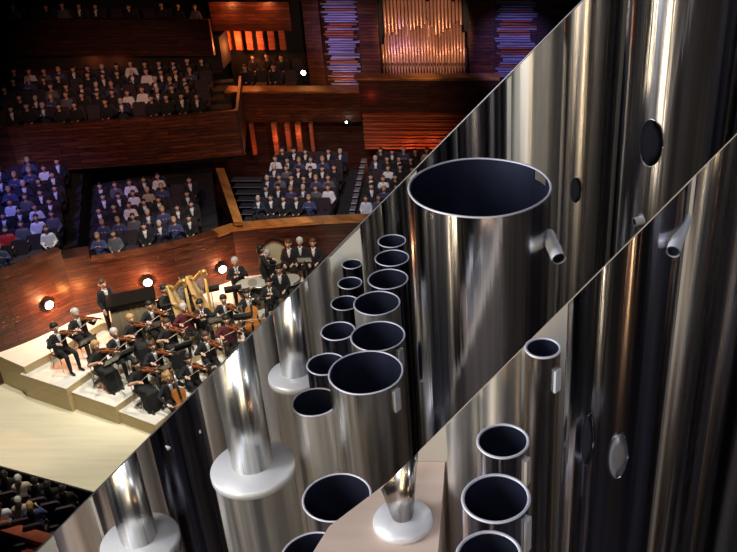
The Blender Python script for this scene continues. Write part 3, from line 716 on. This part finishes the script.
VOX = .014
KB = {
 'man_violin': (body('violin', M_black, M_black, M_white), 0),
 'woman_violin': (body('violin', M_black, M_black, None, skirt=True, shirtless_arm=M_skin), 0),
 'wine_violin': (body('violin', M_wine, M_black, None), 0),
 'man_cello': (body('cello', M_black, M_black, M_white), 0),
 'man_wind': (body('wind', M_black, M_black, M_white), 0),
 'man_lap': (body('lap', M_black, M_black, M_white), 0),
 'woman_harp': (body('harp', M_black, M_black, None, skirt=True), 0),
 'man_stand': (body('stand', M_black, M_black, M_white), .42),
 'man_stand_play': (body('stand_play', M_black, M_black, M_white), .42),
}
KBM = {k: figure(k, b, VOX, .45) for k, (b, dz) in KB.items()}
HM = {}
def player(kind, px, py, z, label, hair=('short', M_hblack), face=None, inst=None, chair=True, inst_label='', s=1.06, cl=None):
    p = G(px, py, z); tgt = FOC if face is None else face
    d = Vector((tgt[0] - p.x, tgt[1] - p.y)); rz = math.atan2(d.x, -d.y)
    o = bpy.data.objects.new('person', KBM[kind]); COL.objects.link(o); o.location = p; o.rotation_euler = (0, 0, rz); o.scale = (s,) * 3
    tag(o, label, 'person', 'orchestra players')
    dz = KB[kind][1]; hk = (hair[0], hair[1].name, dz)
    if hk not in HM: HM[hk] = hair_mesh('hair', hair[1], hair[0], dz)
    h = bpy.data.objects.new('hair', HM[hk]); COL.objects.link(h); h.parent = o
    P = Matrix.LocRotScale(p, o.rotation_euler, Vector((s, s, s)))
    if chair: make_chair(cl or ('black orchestra chair under the ' + label.split('person ')[-1][:60]), p, rz)
    if inst:
        held(inst, P, inst_label or ('%s held by the ' % inst) + label.split(',')[0])
        if inst == 'violin': held('bow', P, 'thin wooden bow of the ' + label.replace('person', 'violinist', 1) if False else 'bow drawn by the ' + label.split(',')[0])
        if inst == 'cello': held('cello_bow', P, 'bow drawn by the ' + label.split(',')[0])
    return P, rz
FOC = G(270, 500, 0)
S, Lg, Bn, Cu = 'short', 'long', 'bun', 'curly'
PL = [
 ('man_violin', 66, 366, zB, 'person in black suit at the far left edge of the riser', (S, M_hblack), 'violin'),
 ('man_violin', 86, 351, zB, 'grey haired person behind the leftmost player', (S, M_hgrey), 'violin'),
 ('woman_violin', 106, 384, zC, 'blonde person in black seated on the second step', (Lg, M_hblond), 'violin'),
 ('man_violin', 124, 371, zC, 'person in suit right of the blonde player', (S, M_hgrey), 'violin'),
 ('woman_violin', 140, 357, zB - 0, 'blonde person in black in front of the draped table', (Bn, M_hblond), 'violin'),
 ('man_violin', 158, 343, zB, 'dark haired person just left of the front harp', (S, M_hblack), 'violin'),
 ('woman_violin', 146, 403, zD, 'person in long black gown nearest the lowest step edge', (Lg, M_hblack), 'violin'),
 ('man_violin', 161, 384, zD, 'brown haired person behind the gowned player', (Cu, M_hbrown), 'violin'),
 ('woman_violin', 175, 361, zC, 'person in black dress below the front harp', (Bn, M_hbrown), 'violin'),
 ('man_cello', 176, 415, 0, 'curly blonde person lowest of the players', (Cu, M_hblond), 'cello'),
 ('man_violin', 196, 397, 0, 'black haired person right of the curly blonde cellist', (S, M_hblack), 'violin'),
 ('wine_violin', 191, 345, zC, 'person in wine red top under the harps', (S, M_hgrey), 'violin'),
 ('man_wind', 207, 341, zC, 'person in black just right of the harps', (S, M_hblack), 'clarinet'),
 ('man_violin', 213, 374, zD, 'person nearest the diagonal board in the middle', (S, M_hbrown), 'violin'),
 ('man_violin', 230, 336, zC, 'person in open suit and white shirt right of harps', (S, M_hblack), 'violin'),
 ('wine_violin', 233, 357, zD, 'person in wine red top beside the diagonal board', (S, M_hblack), 'violin'),
 ('man_cello', 253, 330, zC, 'dark curly haired person leaning over a cello', (Cu, M_hblack), 'cello'),
 ('man_wind', 274, 319, zB, 'person highest along the diagonal board', (S, M_hblack), 'clarinet'),
 ('man_wind', 241, 298, zA, 'white haired person on the back riser', (S, M_hgrey), 'clarinet'),
 ('man_lap', 272, 290, zA, 'person seated in front of the bass drum', (S, M_hgrey), None),
 ('man_lap', 284, 306, zA - .0, 'dark haired person below the bass drum by the board', (S, M_hblack), None),
 ('man_lap', 293, 279, zA, 'leftmost of three suited people at the back wall', (S, M_hbrown), None),
 ('man_lap', 304, 277, zA, 'middle of three suited people at the back wall', (S, M_hgrey), None),
 ('man_lap', 317, 278, zA, 'rightmost of three suited people at the back wall', (S, M_hbrown), None),
]
for k, (kd, px, py, z, lab, hr, ins) in enumerate(PL):
    fc = None
    if k in (21, 22, 23): fc = (G(px, py, z).x + .6, 0)
    who = lab
    if lab.startswith('person'): base = 'player' + lab[6:]
    else: base = lab
    base = base.replace('person', 'player')
    P, rz = player(kd, px, py, z, lab if 'person' in lab else lab.replace('people', 'people, person'), hr, fc, ins,
                   inst_label=f'{ins} of the {base}' if ins else '', cl=f'black chair of the {base}')
# set unique bow labels
def fixbows():
    last = None
    for o in [o for o in COL.objects if o.parent is None and o.get('label')]:
        if o['category'] in ('violin', 'cello'): last = o['label']
        if o['category'] == 'bow' and last: o['label'] = 'bow on ' + last.replace('of the', 'of')
fixbows()
# standing players
player('man_stand', 115, 334, zB, 'person in dark suit standing left of the draped table', (S, M_hbrown), (G(200, 400, 0).x, G(200, 400, 0).y), None, False)
player('man_stand_play', 268, 298, zA, 'person in black standing beside the bass drum', (S, M_hblack), (G(310, 290, 1).x, G(300, 290, 1).y), None, False)
# harps and harpists
def make_harp(label, p, rz):
    if 'harp' not in proto:
        t = thing('harp', label, 'harp', p, rz)
        b = MB(); b.prism([(-.18, -.42), (.18, -.42), (.2, .28), (-.2, .28)], 0, .12, M_gold); b.build('base', t)
        b = MB(); b.tube([(0, -.36, .1), (0, -.37, .4), (0, -.36, 1.66)], [.06, .038, .038], M_gold, 12); b.lathe([(.045, 1.60), (.085, 1.68), (.05, 1.76), (.09, 1.80), (.03, 1.84)], M_gold, 14, (0, -.36, 0)); b.build('column', t)
        b = MB(); b.tube([(0, -.36, 1.72), (0, -.22, 1.72), (0, -.06, 1.56), (0, .10, 1.40), (0, .24, 1.42), (0, .34, 1.40)], [.05, .055, .05, .045, .05, .04], M_gold, 10); b.build('neck', t)
        b = MB()
        b.loft([[Vector((sx * w_, y + dy, z)) for sx, dy in ((-1, 0), (-.7, .10), (.7, .10), (1, 0))] for w_, y, z in ((.25, -.12, .12), (.21, .02, .55), (.15, .17, 1.0), (.08, .31, 1.40))], M_soundb, False); b.build('sound_board', t)
        b = MB()
        for q in range(20):
            f = q / 19; y0 = -.10 + .40 * f; z0 = .18 + 1.2 * f; y1 = -.30 + .60 * f; z1 = (1.70 - .32 * min(1, f * 1.6))
            b.tube([(0, y0, z0), (0, y1, max(z1, z0 + .03))], .0025, M_paper, 4)
        b.build('strings', t)
        proto['harp'] = t; return t
    return dup(proto['harp'], p, rz, label)
for (hx, hy, z, l1, px, py, l2) in ((186, 332, zB, 'tall gilded concert harp, the nearer of two', 172, 328, 'person in black playing the nearer harp'), (205, 322, zB, 'tall gilded concert harp, the farther of two', 194, 315, 'person in black playing the farther harp')):
    hp = G(hx, hy, z); pp = G(px, py, z); 
    d = Vector((.85, -.52)); pp = hp - Vector((d.x, d.y, 0)).normalized() * .62
    make_harp(l1, hp, math.atan2(d.x, -d.y)).scale = (1.08,) * 3
    player('woman_harp', *seen(pp), z, l2, (Bn, M_hblack), (hp.x, hp.y), None, True, cl='black chair behind the ' + l1.split(', the ')[-1].split(' of')[0] + ' harp')
# bass drum
bp = G(278, 275, zA)
t = thing('bass_drum', 'large bass drum with olive skin tilted on its stand by the back wall', 'drum', bp, R(12))
b = MB(); b.lathe([(.38, -.22), (.40, -.22), (.40, .22), (.38, .22)], M_ebony, 40, closed=False, caps=False); o = b.build('shell', t); o.location = (0, 0, .90); o.rotation_euler = (R(84), 0, 0)
for q in (-1, 1):
    b = MB(); b.lathe([(.38, q * .205), (.38, q * .212)], M_drumskin, 40); o = b.build('drum_skin', t); o.location = (0, 0, .90); o.rotation_euler = (R(84), 0, 0)
    b = MB(); b.lathe([(.395, q * .20), (.42, q * .20), (.42, q * .235), (.395, q * .235)], M_violin, 40, closed=True); o = b.build('hoop', t); o.location = (0, 0, .90); o.rotation_euler = (R(84), 0, 0)
    b = MB(); b.tube([(q * .44, -.25, 0), (q * .43, 0, .88)], .02, M_chair); b.tube([(q * .44, .25, 0), (q * .43, 0, .88)], .02, M_chair); b.build('stand_leg', t)
# kettledrums
for k, (px, py, lab) in enumerate(((250, 305, 'kettledrum below the standing player, left of the pair'), (262, 303, 'kettledrum below the standing player, right of the pair'), (292, 300, 'kettledrum beside the diagonal board on the back riser'))):
    p = G(px, py, zA)
    if k == 0:
        t0 = thing('kettledrum', lab, 'drum', p, 0, 'kettledrums')
        b = MB(); b.lathe([(.05, .25), (.24, .36), (.33, .56), (.34, .74)], M_ebony, 28); b.build('kettle', t0)
        b = MB(); b.lathe([(.36, .72), (.36, .77), (.33, .775)], M_chrome, 28); b.build('hoop', t0)
        b = MB(); b.lathe([(.33, .772), (.33, .778)], mat('kettle_skin', (.42, .40, .35), .5), 28); b.build('drum_skin', t0)
        for a in (30, 150, 270):
            b = MB(); b.tube([(.08 * math.cos(R(a)), .08 * math.sin(R(a)), .32), (.36 * math.cos(R(a)), .36 * math.sin(R(a)), 0)], .018, M_chrome, 6); b.build('leg', t0)
    else: dup(t0, p, k, lab)
# draped percussion table with a dark lid
p = G(140, 336, zB); M0 = Vector(p)
t = thing('draped_table', 'long instrument covered by a brown pleated cloth with dark lid', 'table', p, R(24))
b = MB(); ring0 = []; ring1 = []
n = 96
for k in range(n):
    a = 2 * math.pi * k / n; cx, cy = math.cos(a), math.sin(a); q = max(abs(cx), abs(cy)); x, y = cx / q * .62, cy / q * .30
    wv = 1 + .07 * math.sin(k * 1.9)
    ring0.append(Vector((x * wv * 1.03, y * wv * 1.05, .0))); ring1.append(Vector((x, y, 1.36)))
b.loft([ring0, [Vector((v.x * .97, v.y * .97, .6)) for v in ring0], ring1], M_brown, True); b.build('cloth', t)
b = MB(); b.box(-.68, .68, -.33, .36, 1.38, 1.43, M_ebony, Matrix.Rotation(R(3), 4, 'X')); b.build('lid', t)
# music stands
for (px, py, z, lab, pp) in ((96, 372, zB, 'music stand between the two leftmost players and the blonde', True), (133, 384, zC, 'music stand in front of the suited player on the second step', False), (120, 392, zC, 'music stand with white pages right of the blonde player', True),
                             (160, 357, zB, 'music stand by the players left of the front harp', True), (170, 400, zD, 'music stand right of the gowned player', True), (190, 376, zC, 'music stand below the harps among the players', False),
                             (216, 318, zB, 'music stand just right of the harps on the pale riser', False), (238, 318, zB, 'music stand in middle of the pale riser edge', False), (222, 350, zC, 'music stand between the players in the middle', True),
                             (247, 346, zC, 'music stand near the cellist by the diagonal board', False), (308, 289, zA, 'music stand before the three suited people', True)):
    p = G(px, py, z); d = Vector((FOC[0] - p.x, FOC[1] - p.y)); make_stand(lab, p, math.atan2(-d.x, d.y) + math.pi * 0, pp)

# ------------------------------------------------------------------ dark front row, lower left
FR = [(4, 474), (18, 478), (34, 480), (47, 484), (62, 488)]
zf = -.7
for k, (px, py) in enumerate(FR):
    q = G(px, py, zf + 1.17); P3 = Vector((q.x, q.y, zf)); rz = math.pi + R(20)
    place_seat(P3, rz, f'dark seat, {ORD[k]} from the left in the row at the stage edge', 'front row seats')
    dsc, me = AUD[[7, 6, 0, 7, 0][k]]
    place_person(P3, rz, f'{dsc}, {ORD[k]} from the left at the stage edge', 'front row', me)
for k, (px, py, v) in enumerate(((18, 500, 6), (30, 505, 3), (-2, 505, 1))):
    q = G(px, py, zf + 1.17); P3 = Vector((q.x, q.y, zf)); rz = math.pi + R(20)
    place_seat(P3, rz, f'dark seat, {["middle", "right", "left"][k]} of the second row below the stage edge', 'second row seats')
    place_person(P3, rz, f'{AUD[v][0]}, {["middle", "right", "left"][k]} of the second row below the stage edge', 'second row', AUD[v][1])
q0, q1 = G(-30, 519, 0), G(90, 555, 0)
strip('trim_7', [(q0.x, q0.y - .1), (q1.x, q1.y - .1)], -.1, .05, .30, mat('red_brown_rail', (.42, .10, .05), .5, noise=.2, nscale=5))
q = G(27, 552, -.1); place_seat(Vector((q.x, q.y, -.7)), math.pi + R(10), 'orange red plush seat at the bottom left behind the rail', 'red seats', SEATRED)
print('audience', NP)

# ================================================================== THE GALLERY WITH THE NEAR ORGAN RANKS
Hz = H
def rel(z): return H + z
Y1p, Y2p = 2.2, .90
# plane through the sloping edge of each board
def edge_plane(pa, pb):
    n = ray(*pa).cross(ray(*pb)); return n
n1 = edge_plane((583, 0), (35, 552)); n2 = edge_plane((737, 133), (318, 552))
def cutz(n, x, y):                      # height where the bevel of the sloping edge passes over (x, y)
    return H - (n.x * x + n.y * y) / n.z
def sloping_board(name, n, Y, x0, x1, zb_, th, m):
    """board with a sloping top edge; the arris is bevelled so its back is lower"""
    b = MB(); xs = [x0, x1]
    f = [(x0, Y, zb_), (x1, Y, zb_), (x1, Y, cutz(n, x1, Y)), (x0, Y, cutz(n, x0, Y))]
    g = [(x, y + th, z if i < 2 else cutz(n, x, Y + th) - .002) for i, (x, y, z) in enumerate(f)]
    a = [b.bm.verts.new(v) for v in f]; c = [b.bm.verts.new(v) for v in g]
    fs = [b.bm.faces.new(a), b.bm.faces.new(c[::-1])] + [b.bm.faces.new((a[i], a[(i + 1) % 4], c[(i + 1) % 4], c[i])) for i in range(4)]
    b._fin(fs, m); return struct(b.build(name))
xL1 = D(20, 567, Y1p).x
sloping_board('wall_sloping_back', n1, Y1p, xL1 - .02, 1.75, rel(-2.6), .05, M_panelpale)
xL2 = D(318, 552, Y2p).x
sloping_board('wall_sloping_front', n2, Y2p, xL2 - .05, 1.15, rel(-2.6), .03, M_panelpale2)
b = MB(); b.tube([(x, Y1p - .003, cutz(n1, x, Y1p - .003)) for x in (xL1, 1.7)], .0022, M_trim, 6); struct(b.build('trim_8'))
struct(MB().box(-2.6, 2.3, -2.6, 2.3, rel(-2.75), rel(-2.6), M_loft).build('floor_gallery_near'))
struct(MB().box(-2.4, 2.3, -2.6, -2.4, rel(-2.6), rel(1.8), M_loft).build('wall_added_rear'))  # unseen enclosure added for the pipes to reflect, keeps hall light out
struct(MB().box(2.1, 2.3, -2.4, 2.3, rel(-2.6), rel(1.8), M_loft).build('wall_added_right'))
struct(MB().box(-2.4, 2.3, -2.6, 2.3, rel(1.8), rel(1.9), M_loft).build('ceiling_added'))
# wind chests the ranks stand on
zc = rel(-2.28); zd = rel(-.80)
c1 = MB(); c1.box(-1.49, 1.7, 1.02, Y1p - .01, rel(-2.6), zc, M_chest); tag(c1.build('wind_chest'), 'long pine wind chest carrying the farther rank of pipes', 'wind chest')
cp = [(-.22, .735), (-.072, .735), (-.072, Y2p - .001), (-.112, Y2p - .001), (-.205, .785)]
zl = rel(-1.15)
wc = thing('wind_chest', 'pinkish pine wind chest in front carrying the nearer small pipes', 'wind chest', (0, 0, 0))
MB().prism([(x, y) for x, y in cp], zd - .14, zd, M_chest).build('top_board', wc)
MB().box(-.20, -.08, .76, .88, zl, zd - .14, M_chest).build('upright', wc)
MB().box(-.21, 1.1, .42, Y2p - .001, zl - .14, zl, M_loft).build('lower_board', wc)
for x in (-.2, 1.0):
    MB().box(x, x + .06, .46, .52, rel(-2.6), zl - .14, M_loft).build('leg', wc)

CIRC = []
def pipe(label, px, py, w_, Y, top=None, m=None, base=None, cap=None, flap=None, mouth=None, rod=None, slot=False, name='organ_pipe', foot=.28, rimw=.0016, chimney=None, N=64):
    """top = None: an open rim at the pixel (px,py) and depth Y; top = plane: mitred along the sloping board"""
    m = m or M_tin; base = zc if base is None else base
    d = ray(px, py); dep = Y / d.y; r = w_ / 2 * dep / F; c = D(px, py, Y)
    CIRC.append((label, c.x, Y, r, base < H - 1.5))
    t = thing(name, label, 'organ pipe', (c.x, Y, base))
    zt = c.z - base; b = MB()
    ztop = lambda x, y: (cutz(top, c.x + x, Y + y) - base - .002) if top is not None else zt
    ring = lambda rr, zf: [Vector((rr * math.cos(2 * math.pi * k / N), rr * math.sin(2 * math.pi * k / N), zf(rr * math.cos(2 * math.pi * k / N), rr * math.sin(2 * math.pi * k / N)))) for k in range(N)]
    ri = r - rimw
    f = min(foot, .45 * zt if top is None else foot)
    hasrim = top is None and cap is None
    if slot:                            # tuning slot cut through the wall just under the rim
        def wallring(rr, z): return [b.bm.verts.new(v) for v in ring(rr, lambda x, y: z)]
        zs = [f, zt * .5, zt - .060, zt - .016, zt]
        k0, k1 = int(N * .055), int(N * .108)
        for rr, mm in ((r, m), (ri, M_inner)):
            rs = [wallring(rr, z) for z in (zs if rr == r else zs[1:])]
            fs = []
            for a_ in range(len(rs) - 1):
                for k in range(N):
                    if k0 <= k < k1 and a_ == len(rs) - 3 + 1: continue
                    fs.append(b.bm.faces.new((rs[a_][k], rs[a_][(k + 1) % N], rs[a_ + 1][(k + 1) % N], rs[a_ + 1][k])))
            b._fin(fs, mm, True)
    else: b.loft([ring(r, lambda x, y: f), ring(r, ztop)], m, True, caps=False)
    if (hasrim or top is not None) and not slot:
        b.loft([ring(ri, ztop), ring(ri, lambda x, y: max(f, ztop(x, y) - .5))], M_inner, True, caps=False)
        if top is not None: b.loft([ring(r, ztop), ring(ri, ztop)], m, False, caps=False)
    b.build('body', t, recalc=False)
    b = MB(); b.lathe([(r * .30, 0), (r * .36, .02), (r, f)], m, 40, caps=False); b.build('foot', t)
    b = MB(); b.lathe([(r * .5, 0), (r * .5, .008), (r * .33, .012)], M_cap, 32); b.build('foot_ring', t)
    if hasrim:
        rr = rimw * 1.1; b = MB()
        b.loft([[Vector(((r - rimw * .5 + rr * math.cos(q)) * math.cos(a), (r - rimw * .5 + rr * math.cos(q)) * math.sin(a), zt + rr * math.sin(q) * .8 + .004 * r * math.sin(a * 5 + c.x * 50))) for q in [2 * math.pi * j / 8 for j in range(8)]] for a in [2 * math.pi * k / N for k in range(N)]], M_rim, True, closed=True)
        b.build('rim', t)
    if cap:
        b = MB(); cw, chh = cap; rc = r * cw
        b.lathe([(r, zt - .012), (rc, zt - .012), (rc, zt), (rc * .96, zt + .003), (r * .3, zt + chh)], M_cap, 48); b.build('cap', t)
    if chimney:
        cr_, cm = chimney; b = MB(); Z = (lambda x, y: cutz(n1, c.x + x, Y + y) - base - .002) if cm is None else (lambda x, y: zt + cm)
        rg = lambda rr, zf: [Vector((rr * math.cos(2 * math.pi * k / 40), rr * math.sin(2 * math.pi * k / 40), zf(rr * math.cos(2 * math.pi * k / 40), rr * math.sin(2 * math.pi * k / 40)))) for k in range(40)]
        b.loft([rg(r * cr_, lambda x, y: zt), rg(r * cr_, Z)], M_chim, True, caps=True); b.build('chimney', t)
    def onwall(ang, z, rr=None): rr = rr or r; return Vector((rr * math.sin(ang), -rr * math.cos(ang), z))
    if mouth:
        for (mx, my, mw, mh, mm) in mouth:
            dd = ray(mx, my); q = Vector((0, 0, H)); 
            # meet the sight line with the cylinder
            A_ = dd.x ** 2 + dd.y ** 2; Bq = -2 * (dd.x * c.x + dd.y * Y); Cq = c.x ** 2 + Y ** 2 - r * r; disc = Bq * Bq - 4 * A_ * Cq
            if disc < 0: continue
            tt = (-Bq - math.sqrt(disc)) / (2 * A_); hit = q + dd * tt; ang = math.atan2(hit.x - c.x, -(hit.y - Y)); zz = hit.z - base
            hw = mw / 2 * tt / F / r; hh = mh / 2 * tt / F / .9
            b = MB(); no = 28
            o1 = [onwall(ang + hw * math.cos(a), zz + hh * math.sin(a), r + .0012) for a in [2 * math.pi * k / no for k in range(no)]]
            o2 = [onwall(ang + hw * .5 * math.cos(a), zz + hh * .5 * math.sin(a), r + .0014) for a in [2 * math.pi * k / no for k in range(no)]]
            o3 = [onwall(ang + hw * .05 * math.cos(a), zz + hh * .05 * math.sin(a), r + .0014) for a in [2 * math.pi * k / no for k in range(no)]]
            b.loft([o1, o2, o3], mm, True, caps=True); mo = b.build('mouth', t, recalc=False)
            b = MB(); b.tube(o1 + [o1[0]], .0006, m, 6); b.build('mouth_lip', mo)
    if flap:
        for (ang, z0, z1, fw) in flap:   # a bright tuning ear standing off the wall
            b = MB(); a = R(ang); u = Vector((math.sin(a), -math.cos(a), 0)); v = Vector((math.cos(a), math.sin(a), 0))
            p0 = u * (r + .0005); pts = []
            M = Matrix((v, u, Vector((0, 0, 1)))).transposed().to_4x4()
            b.box(-fw / 2, fw / 2, r, r + .0035, zt + z0, zt + z1, M_cap, M); b.build('tuning_ear', t)
    if rod:
        (rx, ry, L, rr) = rod            # rolled-up tuning strip seen end-on
        e = D(rx, ry, Y - r * .35 - .035) - Vector((c.x, Y, base)); a = R(-14); u = Vector((math.cos(a), math.sin(a), 0))
        s0 = u * (r - .002) + Vector((0, 0, e.z + L * .5)); b = MB()
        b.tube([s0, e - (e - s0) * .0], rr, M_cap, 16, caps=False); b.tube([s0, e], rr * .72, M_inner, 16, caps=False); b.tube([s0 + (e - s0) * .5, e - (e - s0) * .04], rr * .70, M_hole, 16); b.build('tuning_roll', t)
    if slot:
        b = MB(); no = 12; hw = .20; zs = zt - .012
        A1 = [onwall(R(64) + R(-9) + R(18) * k / no, 0) for k in range(no + 1)]
    return t

# --- C: farther rank
main = pipe('large open silver pipe, widest rim of all, in the centre', 480, 186, 143, 1.12, m=M_tin, rod=(559, 259, .026, .0100), slot=True, N=96)
T = n1
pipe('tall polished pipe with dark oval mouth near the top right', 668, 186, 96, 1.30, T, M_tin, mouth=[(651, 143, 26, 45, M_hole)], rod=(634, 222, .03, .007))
pipe('tall dark pipe rising at the right edge of the picture', 752, 186, 74, 1.40, T, M_tindark)
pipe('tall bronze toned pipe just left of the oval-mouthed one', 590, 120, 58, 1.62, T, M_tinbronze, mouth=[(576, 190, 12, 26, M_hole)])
pipe('tall soft grey pipe behind the rim of the large one, right', 536, 130, 50, 1.72, T, M_tin2)
pipe('added black pipe for the dark gap just above the large open rim', 482, 130, 50, 1.80, T, M_tindark)  # dark pipe added to stand for the dark gap behind the rim
pipe('added short dark pipe for the dark area above the large rim', 437, 160, 42, 1.92, T, M_tindark)
pipe('added dark pipe filling the dark gap left of the oval-mouthed pipe', 622, 186, 26, 2.02, T, M_tindark)  # added filler, darkens the gap between the tall pipes
pipe('warm brown pipe far behind, left of the large pipe', 398, 230, 30, 2.10, T, M_tinbronze)
pipe('added dark pipe filling the dark gap between two tall upper right pipes', 708, 186, 40, 1.95, T, M_tindark)
pipe('bronze pipe standing against the sloping board behind rows', 372, 240, 22, 2.145, T, M_tinbronze)
pipe('soft pipe against the board left of the receding rows', 322, 300, 24, 2.13, T, M_tin2)
pipe('narrow bronze pipe near the board between far rows', 300, 320, 18, 2.15, T, M_tinbronze)
# receding double row of small open pipes
for (px, py, w_, Y, lab, m) in (
    (366, 372, 74, 1.24, 'open pipe with bright rim, nearest of the middle row', M_tin3),
    (378, 336, 54, 1.44, 'open pipe second back in the middle row', M_tin3),
    (377, 303, 46, 1.60, 'open pipe with blue rim third back in the middle row', M_tin2),
    (388, 279, 40, 1.74, 'small dark open pipe fourth back in the middle row', M_tindark),
    (392, 258, 34, 1.87, 'small dark open pipe fifth back in the middle row', M_tindark),
    (392, 241, 28, 1.99, 'smallest open pipe at the far end of the middle row', M_tindark),
    (326, 364, 38, 1.45, 'dark open pipe peeping from behind the nearest one', M_tindark),
    (338, 331, 34, 1.60, 'small open pipe second back in the left row', M_tindark),
    (345, 303, 28, 1.76, 'small open pipe third back in the left row', M_tindark),
    (350, 283, 24, 1.90, 'small open pipe fourth back in the left row', M_tindark),
    (352, 264, 20, 2.02, 'tiny open pipe at the far end of the left row', M_tindark),
    (315, 402, 46, 1.27, 'slim open silver pipe left of the nearest middle one', M_tin2),
    (337, 497, 68, 1.05, 'open pipe with dark mouth low in the picture centre', M_tin3),
    (313, 556, 64, .93, 'open pipe whose rim shows at the bottom edge', M_tin)):
    pipe(lab, px, py, w_, Y, m=m, base=zc if Y > 1 else rel(-2.6), flap=[(58, -.055, -.012, .014)] if px in (366, 378, 337) else None)
# capped pipes with slim chimneys, left
pipe('wide pipe with white disc cap and slim chimney, left of centre', 253, 466, 78, 1.22, m=M_tin2, cap=(1.06, .015), chimney=(.52, None))
pipe('capped pipe with pale disc and chimney behind, near row of dark rims', 296, 374, 50, 1.62, m=M_tin2, cap=(1.1, .012), chimney=(.55, None))
pipe('capped pipe with white disc at the bottom left', 140, 540, 70, 1.30, m=M_tin2, cap=(1.08, .015), chimney=(.5, None))
# mitred pipes, lower left
pipe('broad dark pipe leaning down the lower left, cut by the board', 189, 480, 52, 1.42, T, M_tindark, rod=(166, 448, .02, .006))
pipe('soft silver pipe left of the broad dark pipe', 147, 480, 40, 1.62, T, M_tin2)
pipe('bronze tinted pipe in the lower left corner group', 112, 500, 32, 1.80, T, M_tinbronze, foot=.06)
pipe('pale silver pipe lowest along the left sloping board', 76, 530, 40, 1.95, T, M_tin2, foot=.06)
pipe('pale pipe behind the white disc, left of its chimney', 212, 420, 30, 1.80, T, M_tin2)
pipe('olive silver pipe between the two capped chimney pipes', 272, 380, 34, 1.85, T, M_tin2)
pipe('slim grey pipe half hidden behind the chimney pipe', 243, 400, 24, 2.04, T, M_tinbronze)
# --- D: nearer rank
T = n2
pipe('big dark polished pipe with painted oval mouth shading, lower right', 613, 420, 100, .70, T, M_tinD, base=zl, foot=.12, mouth=[(588, 440, 13, 58, M_hole), (618, 456, 20, 52, M_tinoval)], rod=(673, 252, .022, .006))  # dark and pale ovals put the mouth's shading into colour
pipe('broad dark pipe at the lower right edge', 762, 420, 100, .72, T, M_tindark, base=zl, foot=.12)
pipe('slim dark pipe with beige glint between two broad ones', 690, 420, 44, .835, T, M_tinbronze, base=zl, foot=.12)
pipe('open pipe whose rim meets the front sloping board', 543, 348, 36, .85, m=M_tinbronze, base=zl, foot=.12, flap=[(48, -.05, -.02, .010)])
pipe('soft silver pipe rising behind the small open rims', 502, 400, 38, .855, T, M_tin2, base=zl, foot=.12)
pipe('pale silver pipe beside the conical foot on the board', 463, 430, 34, .86, T, M_tin2, base=zl, foot=.12)
pipe('small open pipe, farthest of three in the front rank', 503, 441, 52, .765, m=M_tin, base=zl, foot=.10, flap=[(62, -.05, -.014, .010)])
pipe('small open pipe with black interior, middle of three in front', 496, 498, 68, .655, m=M_tin, base=zl, foot=.10, flap=[(62, -.055, -.012, .010)])
pipe('small open pipe at the bottom edge, nearest of three', 489, 556, 66, .565, m=M_tin, base=zl, foot=.10)
# inverted cone on its disc
p = D(405, 532, .80); t = thing('conical_pipe', 'dark silver conical pipe foot on a round disc, bottom centre', 'organ pipe', (p.x, .79, zd))
b = MB(); b.lathe([(.036, 0), (.036, .006), (.034, .010), (.016, .014)], M_cap, 40); b.build('disc', t)
b = MB(); N_ = 48; Ycone = .79
def cr(r, f): return [Vector((r * math.cos(2 * math.pi * k / N_), r * math.sin(2 * math.pi * k / N_), f(r * math.cos(2 * math.pi * k / N_), r * math.sin(2 * math.pi * k / N_)))) for k in range(N_)]
b.loft([cr(.013, lambda x, y: .012), cr(.023, lambda x, y: cutz(n2, p.x + x, Ycone + y) - zd)], M_tinbronze, True); b.build('cone', t)

for i in range(len(CIRC)):
    for j in range(i + 1, len(CIRC)):
        a, c = CIRC[i], CIRC[j]
        if a[4] == c[4]:
            gap = math.hypot(a[1] - c[1], a[2] - c[2]) - a[3] - c[3]
            if gap < 0: print('CLASH', a[0], '|', c[0], round(gap, 3))
